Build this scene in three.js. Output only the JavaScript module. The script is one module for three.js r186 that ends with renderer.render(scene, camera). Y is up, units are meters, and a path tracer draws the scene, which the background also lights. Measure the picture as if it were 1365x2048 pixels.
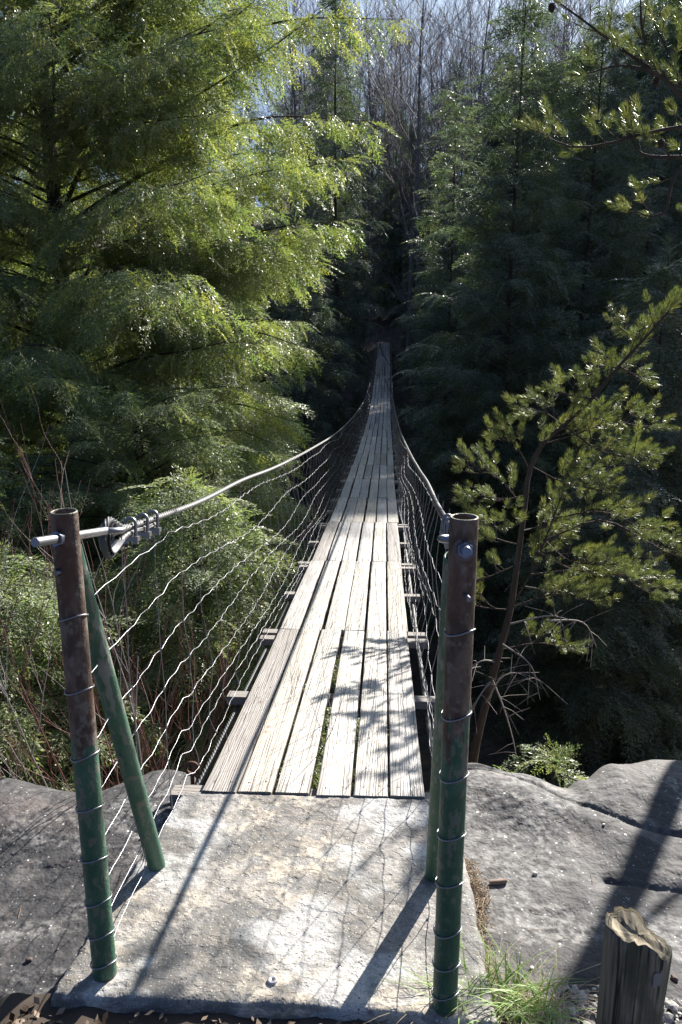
import * as THREE from 'three';

// ---------------------------------------------------------------- camera, sky, sun, exposure
const scene = new THREE.Scene();
const camera = new THREE.PerspectiveCamera(65.24, 682 / 1024, 0.05, 1500);
camera.position.set(0.256, 1.8, 0);
{
  const th = 14.5 * Math.PI / 180, ps = 3.05 * Math.PI / 180;
  camera.lookAt(0.256 - Math.sin(ps) * Math.cos(th), 1.8 - Math.sin(th), -Math.cos(ps) * Math.cos(th));
}
const renderer = new THREE.WebGLRenderer({ antialias: true });
renderer.setSize(682, 1024);
renderer.toneMapping = THREE.LinearToneMapping;
renderer.toneMappingExposure = 2.9;
renderer.shadowMap.enabled = true;
const SUN = new THREE.Vector3(0.433, 0.5, -0.75).normalize();   // ahead and to the right of the bridge, 30 degrees up
{ // clear winter sky: deep blue overhead, pale towards the horizon, brighter round the sun
  const w = 512, h = 256, d = new Float32Array(w * h * 4), v = new THREE.Vector3();
  for (let j = 0, k = 0; j < h; j++) for (let i = 0; i < w; i++, k += 4) {
    const el = ((j + 0.5) / h - 0.5) * Math.PI, az = ((i + 0.5) / w - 0.5) * 2 * Math.PI; v.set(Math.cos(az) * Math.cos(el), Math.sin(el), Math.sin(az) * Math.cos(el));
    const up = Math.max(0, v.y), air = Math.pow(1 - up, 3.2), ang = Math.acos(Math.min(1, Math.max(-1, v.dot(SUN)))), glow = 0.85 * Math.exp(-ang / 0.38);
    d[k] = 0.016 + 0.06 * air + glow * 0.86; d[k + 1] = 0.042 + 0.085 * air + glow * 0.95; d[k + 2] = 0.11 + 0.125 * air + glow; d[k + 3] = 1;
  }
  const t = new THREE.DataTexture(d, w, h, THREE.RGBAFormat, THREE.FloatType); t.mapping = THREE.EquirectangularReflectionMapping; t.magFilter = t.minFilter = THREE.LinearFilter; t.colorSpace = THREE.LinearSRGBColorSpace; t.needsUpdate = true;
  scene.background = t; scene.environment = t;
}
const sun = new THREE.DirectionalLight(new THREE.Color(1, 0.955, 0.88), 5);
sun.position.copy(SUN).multiplyScalar(120); sun.target.position.set(0, 0, -30);
sun.position.add(sun.target.position);
sun.castShadow = true; sun.shadow.mapSize.set(4096, 4096);
Object.assign(sun.shadow.camera, { left: -60, right: 60, top: 60, bottom: -60, near: 1, far: 320 });
scene.add(sun, sun.target);

// ---------------------------------------------------------------- helpers
const V = (x, y, z) => new THREE.Vector3(x, y, z);
const lerp = (a, b, t) => a + (b - a) * t, clamp = (x, a = 0, b = 1) => Math.min(b, Math.max(a, x));
const smooth = (a, b, x) => { const t = clamp((x - a) / (b - a)); return t * t * (3 - 2 * t); };
function rng(seed) { let a = (seed * 2654435761) >>> 0; return () => { a = (a + 0x6D2B79F5) | 0; let t = Math.imul(a ^ (a >>> 15), 1 | a); t = (t + Math.imul(t ^ (t >>> 7), 61 | t)) ^ t; return ((t ^ (t >>> 14)) >>> 0) / 4294967296; }; }
function hash(x, y, s) { let h = Math.imul(x, 374761393) ^ Math.imul(y, 668265263) ^ Math.imul(s, 974634777); h = Math.imul(h ^ (h >>> 13), 1274126177); h ^= h >>> 16; return (h >>> 0) / 4294967296; }
function noise(x, y, s = 0) {
  const xi = Math.floor(x), yi = Math.floor(y), fx = x - xi, fy = y - yi, u = fx * fx * (3 - 2 * fx), v = fy * fy * (3 - 2 * fy);
  const a = hash(xi, yi, s), b = hash(xi + 1, yi, s), c = hash(xi, yi + 1, s), d = hash(xi + 1, yi + 1, s);
  return a + (b - a) * u + (c - a) * v + (a - b - c + d) * u * v;
}
function fbm(x, y, o = 4, s = 0) { let t = 0, a = 0.5, n = 0; for (let i = 0; i < o; i++) { t += a * noise(x, y, s + i * 17); n += a; a *= 0.5; x *= 2.03; y *= 2.03; } return t / n; }
function ridge(x, y, o, s) { let t = 0, a = 0.5, n = 0; for (let i = 0; i < o; i++) { t += a * (1 - Math.abs(2 * noise(x, y, s + i * 13) - 1)); n += a; a *= 0.5; x *= 2.1; y *= 2.1; } return t / n; }
function texture(w, h, f, srgb = false, wrap = THREE.RepeatWrapping) {   // f(u, v) -> [r, g, b] linear, 0..1
  const d = new Uint8Array(w * h * 4), enc = (x) => 255 * (srgb ? (x <= 0.0031308 ? 12.92 * x : 1.055 * Math.pow(x, 1 / 2.4) - 0.055) : x);
  for (let j = 0, k = 0; j < h; j++) for (let i = 0; i < w; i++, k += 4) { const c = f((i + 0.5) / w, (j + 0.5) / h); d[k] = clamp(enc(c[0]), 0, 255); d[k + 1] = clamp(enc(c[1]), 0, 255); d[k + 2] = clamp(enc(c[2]), 0, 255); d[k + 3] = 255; }
  const t = new THREE.DataTexture(d, w, h, THREE.RGBAFormat); t.magFilter = THREE.LinearFilter; t.minFilter = THREE.LinearMipmapLinearFilter; t.generateMipmaps = true; t.wrapS = t.wrapT = wrap;
  if (srgb) t.colorSpace = THREE.SRGBColorSpace; t.needsUpdate = true; return t;
}
const lin = (r, g, b) => new THREE.Color().setRGB(r, g, b);
const mixc = (a, b, t) => [lerp(a[0], b[0], t), lerp(a[1], b[1], t), lerp(a[2], b[2], t)];

class GB {                                           // collects tubes and faces into one geometry
  constructor() { this.p = []; this.n = []; this.uv = []; this.i = []; }
  v(p, n, u = 0, w = 0) { this.p.push(p.x, p.y, p.z); this.n.push(n.x, n.y, n.z); this.uv.push(u, w); return this.p.length / 3 - 1; }
  tri(a, b, c) { const n = b.clone().sub(a).cross(c.clone().sub(a)).normalize(); const k = this.v(a, n, 0, 0); this.v(b, n, 1, 0); this.v(c, n, 0, 1); this.i.push(k, k + 1, k + 2); }
  quad(a, b, c, d) { const n = b.clone().sub(a).cross(c.clone().sub(a)).normalize(); const k = this.v(a, n, 0, 0); this.v(b, n, 1, 0); this.v(c, n, 1, 1); this.v(d, n, 0, 1); this.i.push(k, k + 1, k + 2, k, k + 2, k + 3); }
  tube(pts, rad, sides = 6, o = {}) {
    const N = pts.length, R = typeof rad === 'function' ? rad : Array.isArray(rad) ? (i) => rad[i] : () => rad;
    const T = pts.map((_, i) => pts[Math.min(N - 1, i + 1)].clone().sub(pts[Math.max(0, i - 1)]).normalize());
    let X = Math.abs(T[0].y) < 0.9 ? V(0, 1, 0) : V(1, 0, 0); X.sub(T[0].clone().multiplyScalar(X.dot(T[0]))).normalize();
    const closed = o.closed, k0 = this.p.length / 3; let len = 0;
    for (let i = 0; i < N; i++) {
      X.sub(T[i].clone().multiplyScalar(X.dot(T[i]))).normalize(); const Y = T[i].clone().cross(X);
      if (i) len += pts[i].distanceTo(pts[i - 1]);
      for (let s = 0; s <= sides; s++) {
        const a = s / sides * Math.PI * 2, n = X.clone().multiplyScalar(Math.cos(a)).addScaledVector(Y, Math.sin(a)), r = R(i, a, len);
        this.v(pts[i].clone().addScaledVector(n, r), n, s / sides * (o.ur || 1), len);
      }
    }
    const w = sides + 1;
    for (let i = 0; i < N - 1; i++) for (let s = 0; s < sides; s++) { const a = k0 + i * w + s; this.i.push(a, a + 1, a + w, a + 1, a + w + 1, a + w); }
    if (o.cap) for (const e of [0, N - 1]) {
      const n = T[e].clone().multiplyScalar(e ? 1 : -1), c = this.v(pts[e], n, 0.5, 0.5), r0 = this.p.length / 3;
      for (let s = 0; s <= sides; s++) { const q = (k0 + e * w + s) * 3; this.v(V(this.p[q], this.p[q + 1], this.p[q + 2]), n, 0.5, 0.5); }
      for (let s = 0; s < sides; s++) e ? this.i.push(c, r0 + s, r0 + s + 1) : this.i.push(c, r0 + s + 1, r0 + s);
    }
    return this;
  }
  box(c, sx, sy, sz, rot) {
    const g = new THREE.BoxGeometry(sx, sy, sz); if (rot) g.applyMatrix4(new THREE.Matrix4().makeRotationFromEuler(rot)); g.translate(c.x, c.y, c.z); return this.add(g);
  }
  add(g) { const k = this.p.length / 3, P = g.attributes.position, N = g.attributes.normal, U = g.attributes.uv; for (let i = 0; i < P.count; i++) { this.p.push(P.getX(i), P.getY(i), P.getZ(i)); this.n.push(N.getX(i), N.getY(i), N.getZ(i)); this.uv.push(U ? U.getX(i) : 0, U ? U.getY(i) : 0); } if (g.index) for (let i = 0; i < g.index.count; i++) this.i.push(k + g.index.getX(i)); else for (let i = 0; i < P.count; i++) this.i.push(k + i); return this; }
  geo(recompute) {
    const g = new THREE.BufferGeometry(); g.setAttribute('position', new THREE.Float32BufferAttribute(this.p, 3)); g.setAttribute('normal', new THREE.Float32BufferAttribute(this.n, 3)); g.setAttribute('uv', new THREE.Float32BufferAttribute(this.uv, 2)); g.setIndex(this.i); if (recompute) g.computeVertexNormals(); return g;
  }
  build(name, mat, parent) { return part(name, this.geo(), mat, parent); }
}
function part(name, geo, mat, parent) { const m = new THREE.Mesh(geo, mat); m.name = name; (parent || scene).add(m); return m; }
const used = {};
function numbered(name) { const k = used[name] = (used[name] ?? -1) + 1; return k ? name + '_' + String(k).padStart(3, '0') : name; }
function tag(o, label, category, group) { o.name = numbered(o.name); o.userData.label = label; o.userData.category = category; if (group) o.userData.group = group; return o; }
function thing(name, label, category, pos = V(0, 0, 0), group) { const o = new THREE.Group(); o.name = name; o.position.copy(pos); scene.add(o); return tag(o, label, category, group); }
function struct(name, geo, mat) { const m = part(name, geo, mat); m.userData.kind = 'structure'; return m; }
function spline(pts, n) { return new THREE.CatmullRomCurve3(pts, false, 'centripetal').getPoints(n); }

// ---------------------------------------------------------------- materials
const std = (c, rough, o = {}) => new THREE.MeshStandardMaterial({ color: c, roughness: rough, ...o });
const barkTex = texture(256, 512, (u, v) => { const n = ridge(u * 9, v * 5, 4, 5), m = fbm(u * 14, v * 14, 4, 9); const g = 0.25 + 0.75 * n * (0.6 + 0.6 * m); return [g, g * 0.95, g * 0.88]; }, true);
const barkBump = texture(256, 512, (u, v) => { const n = ridge(u * 9, v * 5, 4, 5); return [n, n, n]; });
const M = {
  hemlockBark: std(lin(0.085, 0.062, 0.05), 0.95, { map: barkTex, bumpMap: barkBump, bumpScale: 0.02 }),
  pineBark: std(lin(0.1, 0.075, 0.06), 0.9, { map: barkTex, bumpMap: barkBump, bumpScale: 0.01 }),
  greyBark: std(lin(0.2, 0.19, 0.19), 0.9, { map: barkTex, bumpMap: barkBump, bumpScale: 0.015 }),
  twig: std(lin(0.15, 0.13, 0.13), 0.8), redTwig: std(lin(0.16, 0.06, 0.05), 0.5), paleTwig: std(lin(0.3, 0.26, 0.24), 0.6), deadTwig: std(lin(0.24, 0.21, 0.19), 0.8),
  leaf: new THREE.MeshPhysicalMaterial({ color: 0xffffff, roughness: 1, transmission: 0.6, thickness: 0, clearcoat: 0.8, clearcoatRoughness: 0.36, side: THREE.DoubleSide }),
  needle: new THREE.MeshPhysicalMaterial({ color: 0xffffff, roughness: 1, transmission: 0.4, thickness: 0, clearcoat: 0.8, clearcoatRoughness: 0.35, side: THREE.DoubleSide }),
  grass: new THREE.MeshPhysicalMaterial({ color: lin(0.2, 0.32, 0.04), roughness: 1, transmission: 0.4, thickness: 0, clearcoat: 0.5, clearcoatRoughness: 0.4, side: THREE.DoubleSide }),
  straw: new THREE.MeshPhysicalMaterial({ color: lin(0.5, 0.4, 0.27), roughness: 1, transmission: 0.3, thickness: 0, side: THREE.DoubleSide }),
  wire: std(lin(0.27, 0.27, 0.29), 0.42, { metalness: 0.9 }),
  rope: std(lin(0.085, 0.085, 0.085), 0.6, { metalness: 0.4 }),
  iron: std(lin(0.25, 0.25, 0.26), 0.45, { metalness: 0.85 }),
  bolt: std(lin(0.2, 0.21, 0.25), 0.35, { metalness: 0.9 }),
};

// ---------------------------------------------------------------- terrain
function ground(x, z) {
  const P = [[20, -0.5], [-3.2, -0.6], [-3.9, -2.6], [-5, -3.4], [-8, -5.2], [-14, -8], [-22, -11], [-34, -11.5], [-44, -8], [-52, -4.6], [-59, -1.4], [-62, -0.95], [-66, -0.6], [-85, 4.6], [-115, 14], [-160, 20], [-1000, 40]];
  let y = -0.5; for (let i = 0; i < P.length - 1; i++) if (z <= P[i][0] && z >= P[i + 1][0]) { const t = (P[i][0] - z) / (P[i][0] - P[i + 1][0]); y = lerp(P[i][1], P[i + 1][1], t); break; }
  const far = smooth(-6, -14, z) * smooth(2, 10, Math.abs(x));
  return y + far * (fbm(x * 0.12 + 9, z * 0.12, 4, 3) - 0.5) * 5 + smooth(-4, -9, z) * (fbm(x * 0.8, z * 0.8, 3, 8) - 0.5) * 0.6;
}
{
  const N = 150, M2 = 190, g = new GB();
  const gx = (i) => { const t = i / N * 2 - 1; return Math.sign(t) * (Math.abs(t) * 22 + Math.pow(Math.abs(t), 4) * 480); };
  const gz = (j) => { const t = j / M2; return 20 - t * 110 - Math.pow(t, 6) * 800; };
  for (let j = 0; j <= M2; j++) for (let i = 0; i <= N; i++) { const x = gx(i), z = gz(j); g.v(V(x, ground(x, z), z), V(0, 1, 0), x / 4, z / 4); }
  for (let j = 0; j < M2; j++) for (let i = 0; i < N; i++) { const a = j * (N + 1) + i; g.i.push(a, a + 1, a + N + 1, a + 1, a + N + 2, a + N + 1); }
  const litter = texture(512, 512, (u, v) => { const a = fbm(u * 40, v * 40, 4, 21), b = fbm(u * 8, v * 8, 3, 31); return mixc([0.035, 0.026, 0.02], [0.12, 0.082, 0.055], clamp(a * 1.4 - 0.3 + (b - 0.5))); }, true);
  struct('ground', g.geo(true), std(0xffffff, 1, { map: litter }));
}
// rock ledge
const cracks = [[[0.6, -3.07], [0.81, -3.03], [0.96, -2.92], [1.11, -2.82], [1.27, -2.73], [1.5, -2.68]], [[1.1, -2.45], [1.17, -2.43], [1.3, -2.41], [1.7, -2.42]]];
function segDist(x, z, pl) { let d = 9; for (let i = 0; i < pl.length - 1; i++) { const [ax, az] = pl[i], [bx, bz] = pl[i + 1], t = clamp(((x - ax) * (bx - ax) + (z - az) * (bz - az)) / ((bx - ax) ** 2 + (bz - az) ** 2)); d = Math.min(d, Math.hypot(x - lerp(ax, bx, t), z - lerp(az, bz, t))); } return d; }
function edgeZ(x) {
  const P = [[-6, -2.9], [-1.5, -2.98], [-1.0, -2.9], [-0.68, -3.1], [-0.35, -2.95], [0.4, -3.0], [0.66, -3.22], [0.85, -3.12], [1.06, -3.02], [1.14, -3.1], [1.3, -3.27], [1.55, -3.32], [2.2, -3.25], [8, -3.4]];
  for (let i = 0; i < P.length - 1; i++) if (x >= P[i][0] && x <= P[i + 1][0]) return lerp(P[i][1], P[i + 1][1], smooth(0, 1, (x - P[i][0]) / (P[i + 1][0] - P[i][0]))) + (noise(x * 3, 1, 4) - 0.5) * 0.06;
  return -3;
}
function rockY(x, z) {
  const wx = (fbm(x * 2, z * 2, 2, 71) - 0.5) * 0.12, wz = (fbm(x * 2, z * 2, 2, 72) - 0.5) * 0.12;
  let y = -0.125 + (fbm(x * 1.1, z * 1.3, 3, 40) - 0.5) * 0.1 + (fbm(x * 5, z * 6, 4, 41) - 0.5) * 0.02 + (ridge(x * 9 + wx * 8, z * 12, 3, 44) - 0.5) * 0.006;
  { const q = (fbm(x * 1.6 + wx * 3, z * 2.6 + wz * 3, 4, 47)) * 9, f = q - Math.floor(q); y += 0.004 * (Math.floor(q) + smooth(0.42, 0.58, f) - q); }   // thin bedding steps
  y += 0.015 * Math.exp(-(((x - 1.45) / 0.36) ** 2) - ((z + 3.2) / 0.2) ** 2);
  y += 0.03 * Math.exp(-(((x - 0.7) / 0.25) ** 2) - ((z + 3.1) / 0.25) ** 2);
  y -= 0.06 * smooth(0.45, 1.1, -x) * smooth(-2.9, -2, z);
  if (Math.abs(x) < 0.66 && z > -2.75 && z < -1.68) y = Math.min(y, -0.06);
  for (const c of cracks) { const d = segDist(x + wx, z + wz, c); if (d < 0.15) { const k = 0.35 + 0.9 * noise(x * 7, z * 7, 77); y -= k * (0.014 * Math.exp(-((d / 0.009) ** 2)) + 0.012 * Math.exp(-((d / 0.045) ** 2))); }; }
  const d = edgeZ(x) - z;                                             // beyond the edge it rounds off and falls
  if (d > -0.3) y -= d < 0 ? 0.9 * (d + 0.3) ** 2 : 0.081 + 0.54 * d + 2.6 * d * d;
  return Math.max(y, -3.2);
}
{
  const axis = (lo, a, b, hi, fine, coarse) => { const q = []; for (let x = lo; x < a; x += coarse) q.push(x); for (let x = a; x < b; x += fine) q.push(x); for (let x = b; x <= hi + 1e-6; x += coarse) q.push(x); return q; };
  const xs = axis(-4, -1.7, 2.0, 5, 0.0085, 0.05), zs = axis(-4.2, -3.5, -1.6, 1.6, 0.008, 0.05), g = new GB(), nx = xs.length - 1, nz = zs.length - 1;
  for (const z of zs) for (const x of xs) g.v(V(x, rockY(x, z), z), V(0, 1, 0), (x + 3) / 6, (z + 4) / 6);
  for (let j = 0; j < nz; j++) for (let i = 0; i < nx; i++) { const a = j * (nx + 1) + i; g.i.push(a, a + nx + 1, a + 1, a + 1, a + nx + 1, a + nx + 2); }
  const R = rng(5);
  const col = texture(2048, 2048, (u, v) => {
    const x = u * 6, z = v * 6, big = fbm(x * 1.6, z * 1.6, 4, 50), mid = fbm(x * 7, z * 7, 4, 51), fine = fbm(x * 60, z * 60, 3, 52), grain = noise(x * 260, z * 260, 53);
    const crust = smooth(0.44, 0.55, big * 0.45 + mid * 0.55 + 0.06 * smooth(2.6, 2.2, x)), pale = smooth(0.5, 0.62, fbm(x * 4 + 20, z * 5, 5, 54)) * smooth(0.35, 0.65, fine);
    let c = mixc([0.102, 0.094, 0.09], [0.03, 0.029, 0.031], crust * (0.55 + 0.6 * fine));
    c = mixc(c, [0.2, 0.19, 0.18], pale * 0.7);
    const k = 0.6 + 0.6 * fine + 0.25 * (grain - 0.5); c = [c[0] * k, c[1] * k, c[2] * k];
    const warm = smooth(0.55, 0.7, fbm(x * 3, z * 3, 3, 57)) * 0.25; c = mixc(c, [0.1, 0.07, 0.06], warm);
    if (hash(Math.floor(x * 300), Math.floor(z * 300), 3) > 0.9955) c = [0.7, 0.69, 0.66];
    if (hash(Math.floor(x * 120), Math.floor(z * 120), 9) > 0.9985) c = [0.62, 0.6, 0.55];
    return c;
  }, true);
  const bmp = texture(1024, 1024, (u, v) => { const x = u * 3, z = v * 3; const h = 0.5 * fbm(x * 50, z * 50, 4, 60) + 0.3 * ridge(x * 18, z * 22, 3, 62) + 0.2 * noise(x * 170, z * 170, 61); return [h, h, h]; });
  bmp.repeat.set(2, 2);
  struct('rock_ledge', g.geo(true), std(0xffffff, 0.82, { map: col, bumpMap: bmp, bumpScale: 0.008 }));
}

// ---------------------------------------------------------------- concrete slab
{
  const R = thing('concrete_slab', 'weathered beige concrete slab that the two green posts stand on', 'slab');
  const nu = 170, nv = 150, g = new GB(), zF = -1.722, zB = -2.672;
  const side = (v) => [lerp(-0.625, -0.488, v) + (noise(v * 14, 2, 80) - 0.5) * 0.01 + (noise(v * 60, 3, 81) - 0.5) * 0.006, (v < 0.66 ? lerp(0.572, 0.552, v / 0.66) : lerp(0.552, 0.468, (v - 0.66) / 0.34)) + (noise(v * 14, 7, 82) - 0.5) * 0.01];
  const topY = (x, z) => { const f = fbm(x * 9, z * 13, 4, 84), s = smooth(0.47, 0.53, fbm(x * 24 + 3, z * 40, 4, 85)); return -0.004 + (f - 0.5) * 0.006 + s * 0.001 + (noise(x * 150, z * 150, 86) - 0.5) * 0.0014; };
  for (let j = -3; j <= nv + 3; j++) for (let i = -3; i <= nu + 3; i++) {
    const v = clamp(j / nv), u = clamp(i / nu), [a, b] = side(v);
    let x = lerp(a, b, u), z = lerp(zF + 0.022 * smooth(0.6, 0.95, u) + (noise(u * 12, 5, 83) - 0.5) * 0.007 + (noise(u * 70, 5, 87) - 0.5) * 0.006, zB, v);
    const out = Math.max(-i, i - nu, -j, j - nv);
    const e = Math.min(i, nu - i, j, nv - j);
    let y = topY(x, z) - (e < 4 ? [0.009, 0.004, 0.0015, 0.0005][Math.max(0, e)] : 0);
    if (out > 0) { const dn = [0, 0.02, 0.07, 0.24][out], w = 0.006 + (noise(x * 30, z * 30 + out * 3, 88) - 0.5) * 0.008; y -= dn; if (i < 0) x -= w; if (i > nu) x += w; if (j < 0) z += w; if (j > nv) z -= w; }
    g.v(V(x, y, z), V(0, 1, 0), (x + 0.7) / 1.4, (z + 2.9) / 1.4 + (out > 0 ? y : 0));
  }
  const w = nu + 7; for (let j = 0; j < nv + 6; j++) for (let i = 0; i < w - 1; i++) { const a = j * w + i; g.i.push(a, a + 1, a + w, a + 1, a + w + 1, a + w); }
  const col = texture(1400, 1400, (u, v) => {
    const x = u * 1.4 - 0.7, z = v * 1.4 - 2.9, a = fbm(x * 9, z * 13, 4, 84), s = smooth(0.47, 0.53, fbm(x * 24 + 3, z * 40, 4, 85)), f = fbm(x * 90, z * 90, 3, 90), g2 = noise(x * 420, z * 420, 91);
    let c = mixc([0.3, 0.28, 0.255], [0.49, 0.425, 0.34], s * smooth(0.35, 0.6, fbm(x * 3, z * 3, 3, 92)));
    const lichen = smooth(0.49, 0.63, fbm(x * 6, z * 6, 5, 93) + 0.22 * smooth(-0.25, -0.5, x) + 0.1 * smooth(0.3, 0.5, x));      // dark crust grows along both sides
    c = mixc(c, [0.1, 0.098, 0.095], lichen * 0.85 * (0.5 + 0.7 * f)); const dirt = smooth(0.5, 0.6, fbm(x * 26, z * 30, 4, 98)); c = mixc(c, [0.17, 0.15, 0.13], dirt * 0.45);
    const white = smooth(0.56, 0.68, fbm(x * 5 + 9, z * 5, 5, 94)); c = mixc(c, [0.55, 0.54, 0.52], white * 0.55);
    const k = 0.62 + 0.55 * f + 0.45 * (g2 - 0.5); c = [c[0] * k, c[1] * k, c[2] * k];
    if (hash(Math.floor(x * 330), Math.floor(z * 330), 5) > 0.985) c = mixc(c, [0.62, 0.6, 0.57], 0.8);
    if (hash(Math.floor(x * 230), Math.floor(z * 230), 6) > 0.996) c = [0.05, 0.045, 0.04];
    const fl = fbm(x * 24 + 3, z * 40, 4, 85); if (Math.abs(fl - 0.5) < 0.006 && f > 0.42) c = mixc(c, [0.09, 0.08, 0.07], 0.5);
    return c;
  }, true);
  const bmp = texture(1024, 1024, (u, v) => { const x = u * 1.4, z = v * 1.4, fl = smooth(0.485, 0.515, fbm((x - 0.7) * 24 + 3, (z - 2.9) * 40, 4, 85)); const h = 0.45 * fbm(x * 60, z * 60, 4, 95) + 0.25 * noise(x * 260, z * 260, 96) + 0.15 * fl - 0.35 * smooth(0.66, 0.74, fbm(x * 38, z * 44, 3, 99)) + 0.2; return [h, h, h]; });
  part('block', g.geo(true), std(0xffffff, 0.85, { map: col, bumpMap: bmp, bumpScale: 0.0035 }), R);
  const mk = thing('survey_marker', 'small round metal marker disc set in the concrete slab', 'marker', V(-0.029, -0.001, -1.797));
  const d = new GB().add(new THREE.LatheGeometry([[0, 0], [0.0025, 0], [0.004, 0.0045], [0.011, 0.0045], [0.0135, 0.004], [0.0145, 0.001], [0.0145, -0.006]].map(([x, y]) => new THREE.Vector2(x, y)), 28));
  d.build('disc', std(lin(0.42, 0.4, 0.42), 0.4, { metalness: 0.7 }), mk);
  new GB().tube([V(0, -0.002, 0), V(0, 0.0052, 0)], 0.0028, 10, { cap: true }).build('centre_punch', std(lin(0.04, 0.035, 0.035), 0.7), mk);
}

// ---------------------------------------------------------------- bridge
const deckPts = [[-2.68, 0.002], [-4.96, -0.30], [-7.3, -0.57], [-9.5, -0.8], [-12.2, -1.08], [-14.4, -1.27], [-20, -1.72], [-29, -2.28], [-36, -2.42], [-42, -2.26], [-50, -1.76], [-57, -1.18], [-61, -0.85]];
const deckCurve = new THREE.CatmullRomCurve3(deckPts.map(([z, y]) => V(0, y, z)));
const deckLUT = deckCurve.getPoints(1200);
function deckY(z) { if (z > -2.68) return 0.002; for (let i = 1; i < deckLUT.length; i++) if (deckLUT[i].z <= z) { const a = deckLUT[i - 1], b = deckLUT[i]; return lerp(a.y, b.y, (a.z - z) / (a.z - b.z)); } return deckLUT[deckLUT.length - 1].y; }
const deckX = (z) => 0.0035 * Math.max(0, -z - 2.7);
const railH = (z) => { const t = clamp((-z - 2.0) / 59); return 0.86 + 0.27 * (2 * t - 1) ** 2; };
const bridge = thing('suspension_bridge', 'long swinging footbridge of grey planks hung from steel cables across the gorge', 'footbridge');
{
  const strips = 8;
  const grainAt = (u, v, s) => {
    const L = u * 2.33, w = v;                                       // metres along, 0..1 across
    let knot = 0, kx = 0;
    const R = rng(300 + s); const ring0 = R() * 0.9, slope = (R() - 0.5) * 0.16, cath = R() > 0.5;
    let q = w + slope * L + (fbm(L * 1.6, w * 2, 3, 100 + s) - 0.5) * 0.22;
    for (let k = 0; k < 2; k++) { const kl = R() * 2.33, kw = 0.15 + R() * 0.7, d = Math.hypot((L - kl) * 5.5, (w - kw)); knot = Math.max(knot, Math.exp(-((d / 0.085) ** 2))); q += (w - kw) * 0.55 * Math.exp(-((d / 0.24) ** 2)); }
    if (cath) q = Math.sqrt((q - ring0) ** 2 * 1.4 + ((L - 1.1) * 0.22) ** 2);
    const fr = q * (cath ? 16 : 13), ring = Math.abs((fr % 1 + 1) % 1 - 0.5) * 2;
    const fibre = fbm(L * 5, w * 90, 3, 120 + s), crack = smooth(0.63, 0.7, fbm(L * 2.2, w * 34 + slope * 80 * L, 3, 140 + s));
    return { ring: Math.pow(ring, 2.2), fibre, crack, knot };
  };
  const colour = texture(1024, 1024, (u, v) => {
    const s = Math.floor(v * strips), w = v * strips - s, q = grainAt(u, w, s), L = u * 2.33, tone = 0.9 + 0.2 * hash(s, 3, 8);
    let c = mixc([0.48, 0.46, 0.43], [0.27, 0.24, 0.215], q.ring * 0.6); c = mixc(c, [0.5, 0.49, 0.48], smooth(0.45, 0.75, fbm(L * 2, w * 5, 3, 160 + s)) * 0.4);
    c = mixc(c, [0.12, 0.1, 0.085], q.crack * 0.75); c = mixc(c, [0.16, 0.11, 0.08], q.knot * 0.75);
    const stain = smooth(0.58, 0.75, fbm(L * 1.3 + 5, w * 2, 4, 170 + s)); c = mixc(c, [0.22, 0.2, 0.19], stain * 0.5);
    const k = (0.76 + 0.45 * q.fibre) * tone; c = [c[0] * k, c[1] * k, c[2] * k];
    for (const nl of [0.07, 1.165, 2.26]) for (const nw of [0.25, 0.75]) if (Math.hypot(L - nl - (hash(s, nw * 4, 2) - 0.5) * 0.03, (w - nw) * 0.138) < 0.0055) c = [0.045, 0.04, 0.04]; else if (L - nl > 0 && L - nl < 0.09 && Math.abs(w - nw) * 0.138 < 0.004 && hash(s, nl * 9, nw * 8) > 0.4) c = mixc(c, [0.16, 0.12, 0.1], 0.45 * (1 - (L - nl) / 0.09));
    return c;
  }, true);
  const bump = texture(1024, 1024, (u, v) => { const s = Math.floor(v * strips), w = v * strips - s, q = grainAt(u, w, s); const h = 0.75 - 0.45 * q.ring * 0.6 - 0.5 * q.crack + 0.3 * (q.fibre - 0.5); return [h, h, h]; });
  const tints = [[1.0, 0.98, 0.94], [0.78, 0.77, 0.77], [0.93, 0.88, 0.8], [0.58, 0.55, 0.54], [0.86, 0.79, 0.7], [0.9, 0.9, 0.92]].map((c) => std(lin(...c), 0.46, { map: colour, bumpMap: bump, bumpScale: 0.004 }));
  const LEN = 2.318, W = 0.1295, T = 0.036;
  const plankGeo = Array.from({ length: 8 }, (_, s) => {
    const g = new GB(), nl = 14, R = rng(40 + s), bow = (R() - 0.5) * 0.006, cup = (R() - 0.3) * 0.003, tw = (R() - 0.5) * 0.01;
    const sec = [[-1, -1], [-1, 0.75], [-0.95, 1], [-0.5, 1.03], [0, 1.0], [0.5, 1.03], [0.95, 1], [1, 0.75], [1, -1]];
    for (let j = 0; j <= nl; j++) for (let k = 0; k < sec.length; k++) {
      const t = j / nl, e = (hash(j, k, 50 + s) - 0.5) * 0.0022, x = sec[k][0] * (W / 2 + (Math.abs(sec[k][0]) > 0.9 ? e : 0)) + bow * Math.sin(t * Math.PI), y = -T / 2 + sec[k][1] * T / 2 + cup * sec[k][0] ** 2 + tw * sec[k][0] * (t - 0.5) * 0.5;
      g.v(V(x, y, -t * LEN), V(0, 1, 0), t, (s + clamp((sec[k][0] + 1) / 2, 0.02, 0.98)) / 8);
    }
    const n = sec.length; for (let j = 0; j < nl; j++) for (let k = 0; k < n - 1; k++) { const a = j * n + k; g.i.push(a, a + 1, a + n, a + 1, a + n + 1, a + n); }
    for (let j = 0; j < nl; j++) { const a = j * n, b = j * n + n - 1; g.i.push(a, a + n, b, b, a + n, b + n); }
    const geo = g.geo(true);
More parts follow.
